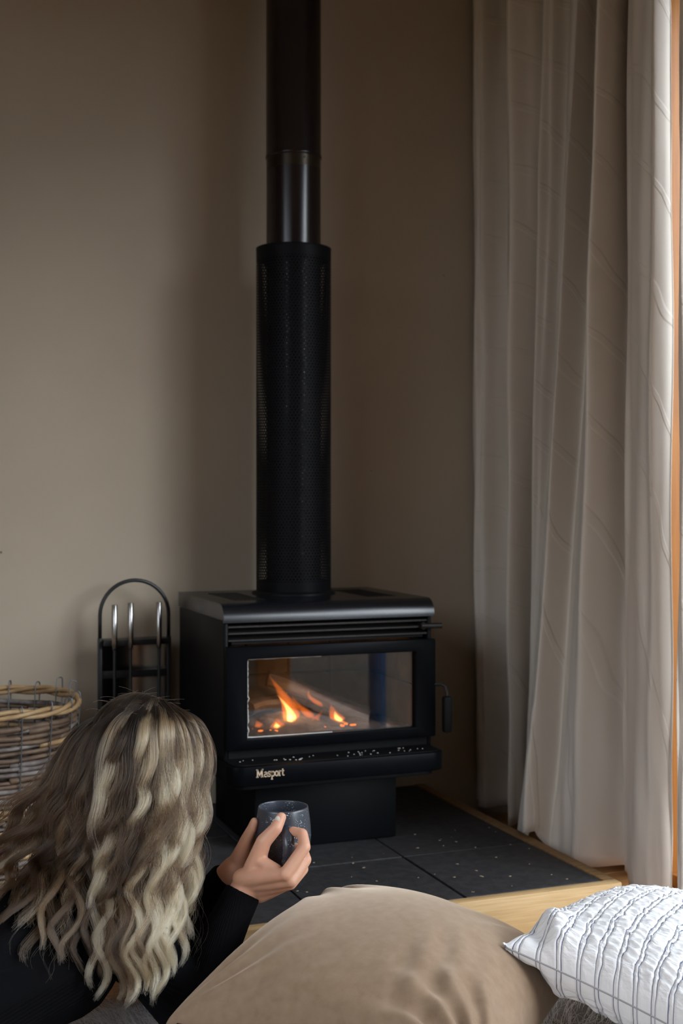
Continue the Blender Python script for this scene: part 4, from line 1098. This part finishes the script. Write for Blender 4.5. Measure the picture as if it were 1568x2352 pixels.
    for c in np.linspace(-1.08, 1.08, 40):   # close cap of dark hair over the scalp
        lock(c, 0.30, 70, 0.030, 0.05*rs.rand(), 0.30+0.04*rs.randn(), c*2+rs.rand())
    # middle layer
    for i in range(34):
        c = -1.04+2.08*(i+0.5+0.4*rs.randn())/34
        lock(c, 0.18+0.15*rs.rand(), 120, 0.014, max(0.0, np.interp(c, [-1, -.4, 0, .5, 1], [.0, .0, .03, .16, .28])+0.06*rs.randn()),
             np.interp(c, [-1, -.5, 0, .4, .8, 1.1], [.225, .205, .185, .180, .195, .24])+0.02*rs.randn(), 2.2*c+0.8*rs.randn())
    # outer locks, dark and pale side by side
    OUT = ((-1.06, .03, .24), (-.95, .10, .22), (-.84, .0, .205), (-.73, .16, .19), (-.62, .02, .185), (-.52, .10, .170), (-.42, .0, .175), (-.31, .98, .140), (-.235, .85, .150),
           (-.15, .04, .165), (-.06, .16, .140), (.03, .0, .160), (.12, .28, .135), (.20, .88, .130), (.29, .62, .145), (.37, .12, .150), (.45, .75, .135), (.53, 1.0, .150), (.61, .95, .140),
           (.69, .55, .155), (.76, 1.0, .150), (.84, .92, .165), (.92, .65, .165), (.99, 1.0, .185), (1.06, .80, .21))
    for c, bl, zh in OUT:
        lock(c+0.015*rs.randn(), -0.22-0.22*rs.rand()-0.12*(bl > 0.7), 230, 0.0105+0.006*rs.rand(), bl, zh+0.012*rs.randn(), 2.0*c+0.45*rs.randn()+0.6, amp0=0.0125)
    # front of the head, over the temples and beyond
    for c in (-1.0, -.8, -.55, -.3, 0.3, .55, .8, .95):
        lock(c, 0.1, 130, 0.020, 0.5+.3*rs.rand(), 0.25+0.03*rs.randn(), rs.rand()*6, back=-0.55)
    # fine loose hairs
    for i in range(80):
        c = rs.uniform(-1.1, 1.12)
        lock(c, -0.04-0.14*rs.rand(), 3, 0.014, 0.6, rs.uniform(.13, .3), rs.rand()*6, thin=0.55, spread=0.02*rs.randn())
    # short flyaways at the crown
    nf = 90; posf = np.zeros((nf, K, 3)); u = np.linspace(0, 1, K)
    for i in range(nf):
        a = rs.uniform(-PI, PI); th = abs(rs.randn())*0.75
        d0 = np.array([math.sin(th)*math.sin(a), -math.sin(th)*math.cos(a), math.cos(th)])
        p0 = np.array(HC)+np.array([0, 0, .018])+d0*np.array([.088, .100, .098]); tdir = np.array([rs.randn(), rs.randn()*.5, 0.1*rs.randn()]); tdir /= np.linalg.norm(tdir)
        Lf = rs.uniform(.015, .045); curl = rs.uniform(1.5, 3.2)
        posf[i] = p0+np.outer(u*Lf, tdir)+np.outer(Lf*.16*np.sin(u*curl), d0)
    allp.append(posf); allr.append(np.ones((nf, K))*0.00017); allc.append(np.ones((nf, K, 3))*np.array([.30, .21, .13])); allq.append(np.ones(nf))
    pos = np.concatenate(allp); rad = np.concatenate(allr); colr = np.concatenate(allc); q = np.concatenate(allq)
    # turned frame -> room
    X = CAM[0]+pos[..., 0]*COSY+pos[..., 1]*SINY; Y = CAM[1]-pos[..., 0]*SINY+pos[..., 1]*COSY
    pos = np.stack([X, Y, np.maximum(pos[..., 2], 0.03)], -1)
    # keep the strands on top of the scalp and outside the knit top
    A = np.array(HM); hc_ = np.array(Hc+fw*-0.012+uw*0.022); er = np.array([0.074, 0.092, 0.090])+0.004
    loc = (pos-hc_) @ A; nn_ = np.linalg.norm(loc/er, axis=-1)
    lim = (1.0+0.07*q)[:, None]*np.ones_like(nn_)
    k_ = np.where(nn_ < lim, lim/np.maximum(nn_, 1e-4), 1.0)
    pos = hc_+(loc*k_[..., None]) @ A.T
    ndir = np.array(cf(0.15, -1, 0)-cf(0, 0, 0)); ndir[2] = 0.30; ndir /= np.linalg.norm(ndir)
    for (pa, pb, ra, rb) in ((RSH, LSH, .066, .066), (CH.lerp(NB, .45), CH, .097, .124), (CH, WA, .128, .120), (RSH, REL, .061, .051), (NB, CH.lerp(NB, .45), .058, .09)):
        pa = np.array(pa); pb = np.array(pb); d_ = pb-pa; t_ = np.clip(((pos-pa) @ d_)/(d_ @ d_), 0, 1)
        cpt = pa+t_[..., None]*d_; v_ = pos-cpt; ln_ = np.linalg.norm(v_, axis=-1); want = ra+(rb-ra)*t_+0.004+0.016*q[:, None]
        for _ in range(5):
            ok = ln_ < want
            if not ok.any(): break
            pos = pos+np.where(ok, (want-ln_)*1.1, 0)[..., None]*ndir
            t_ = np.clip(((pos-pa) @ d_)/(d_ @ d_), 0, 1); cpt = pa+t_[..., None]*d_; ln_ = np.linalg.norm(pos-cpt, axis=-1)
            want = ra+(rb-ra)*t_+0.004+0.016*q[:, None]
    print('hair strands', pos.shape)
    h = strands('hair', pos, rad, colr, M['hair'], pr)
    h['label'] = 'long wavy blond hair with darker roots'
hair()
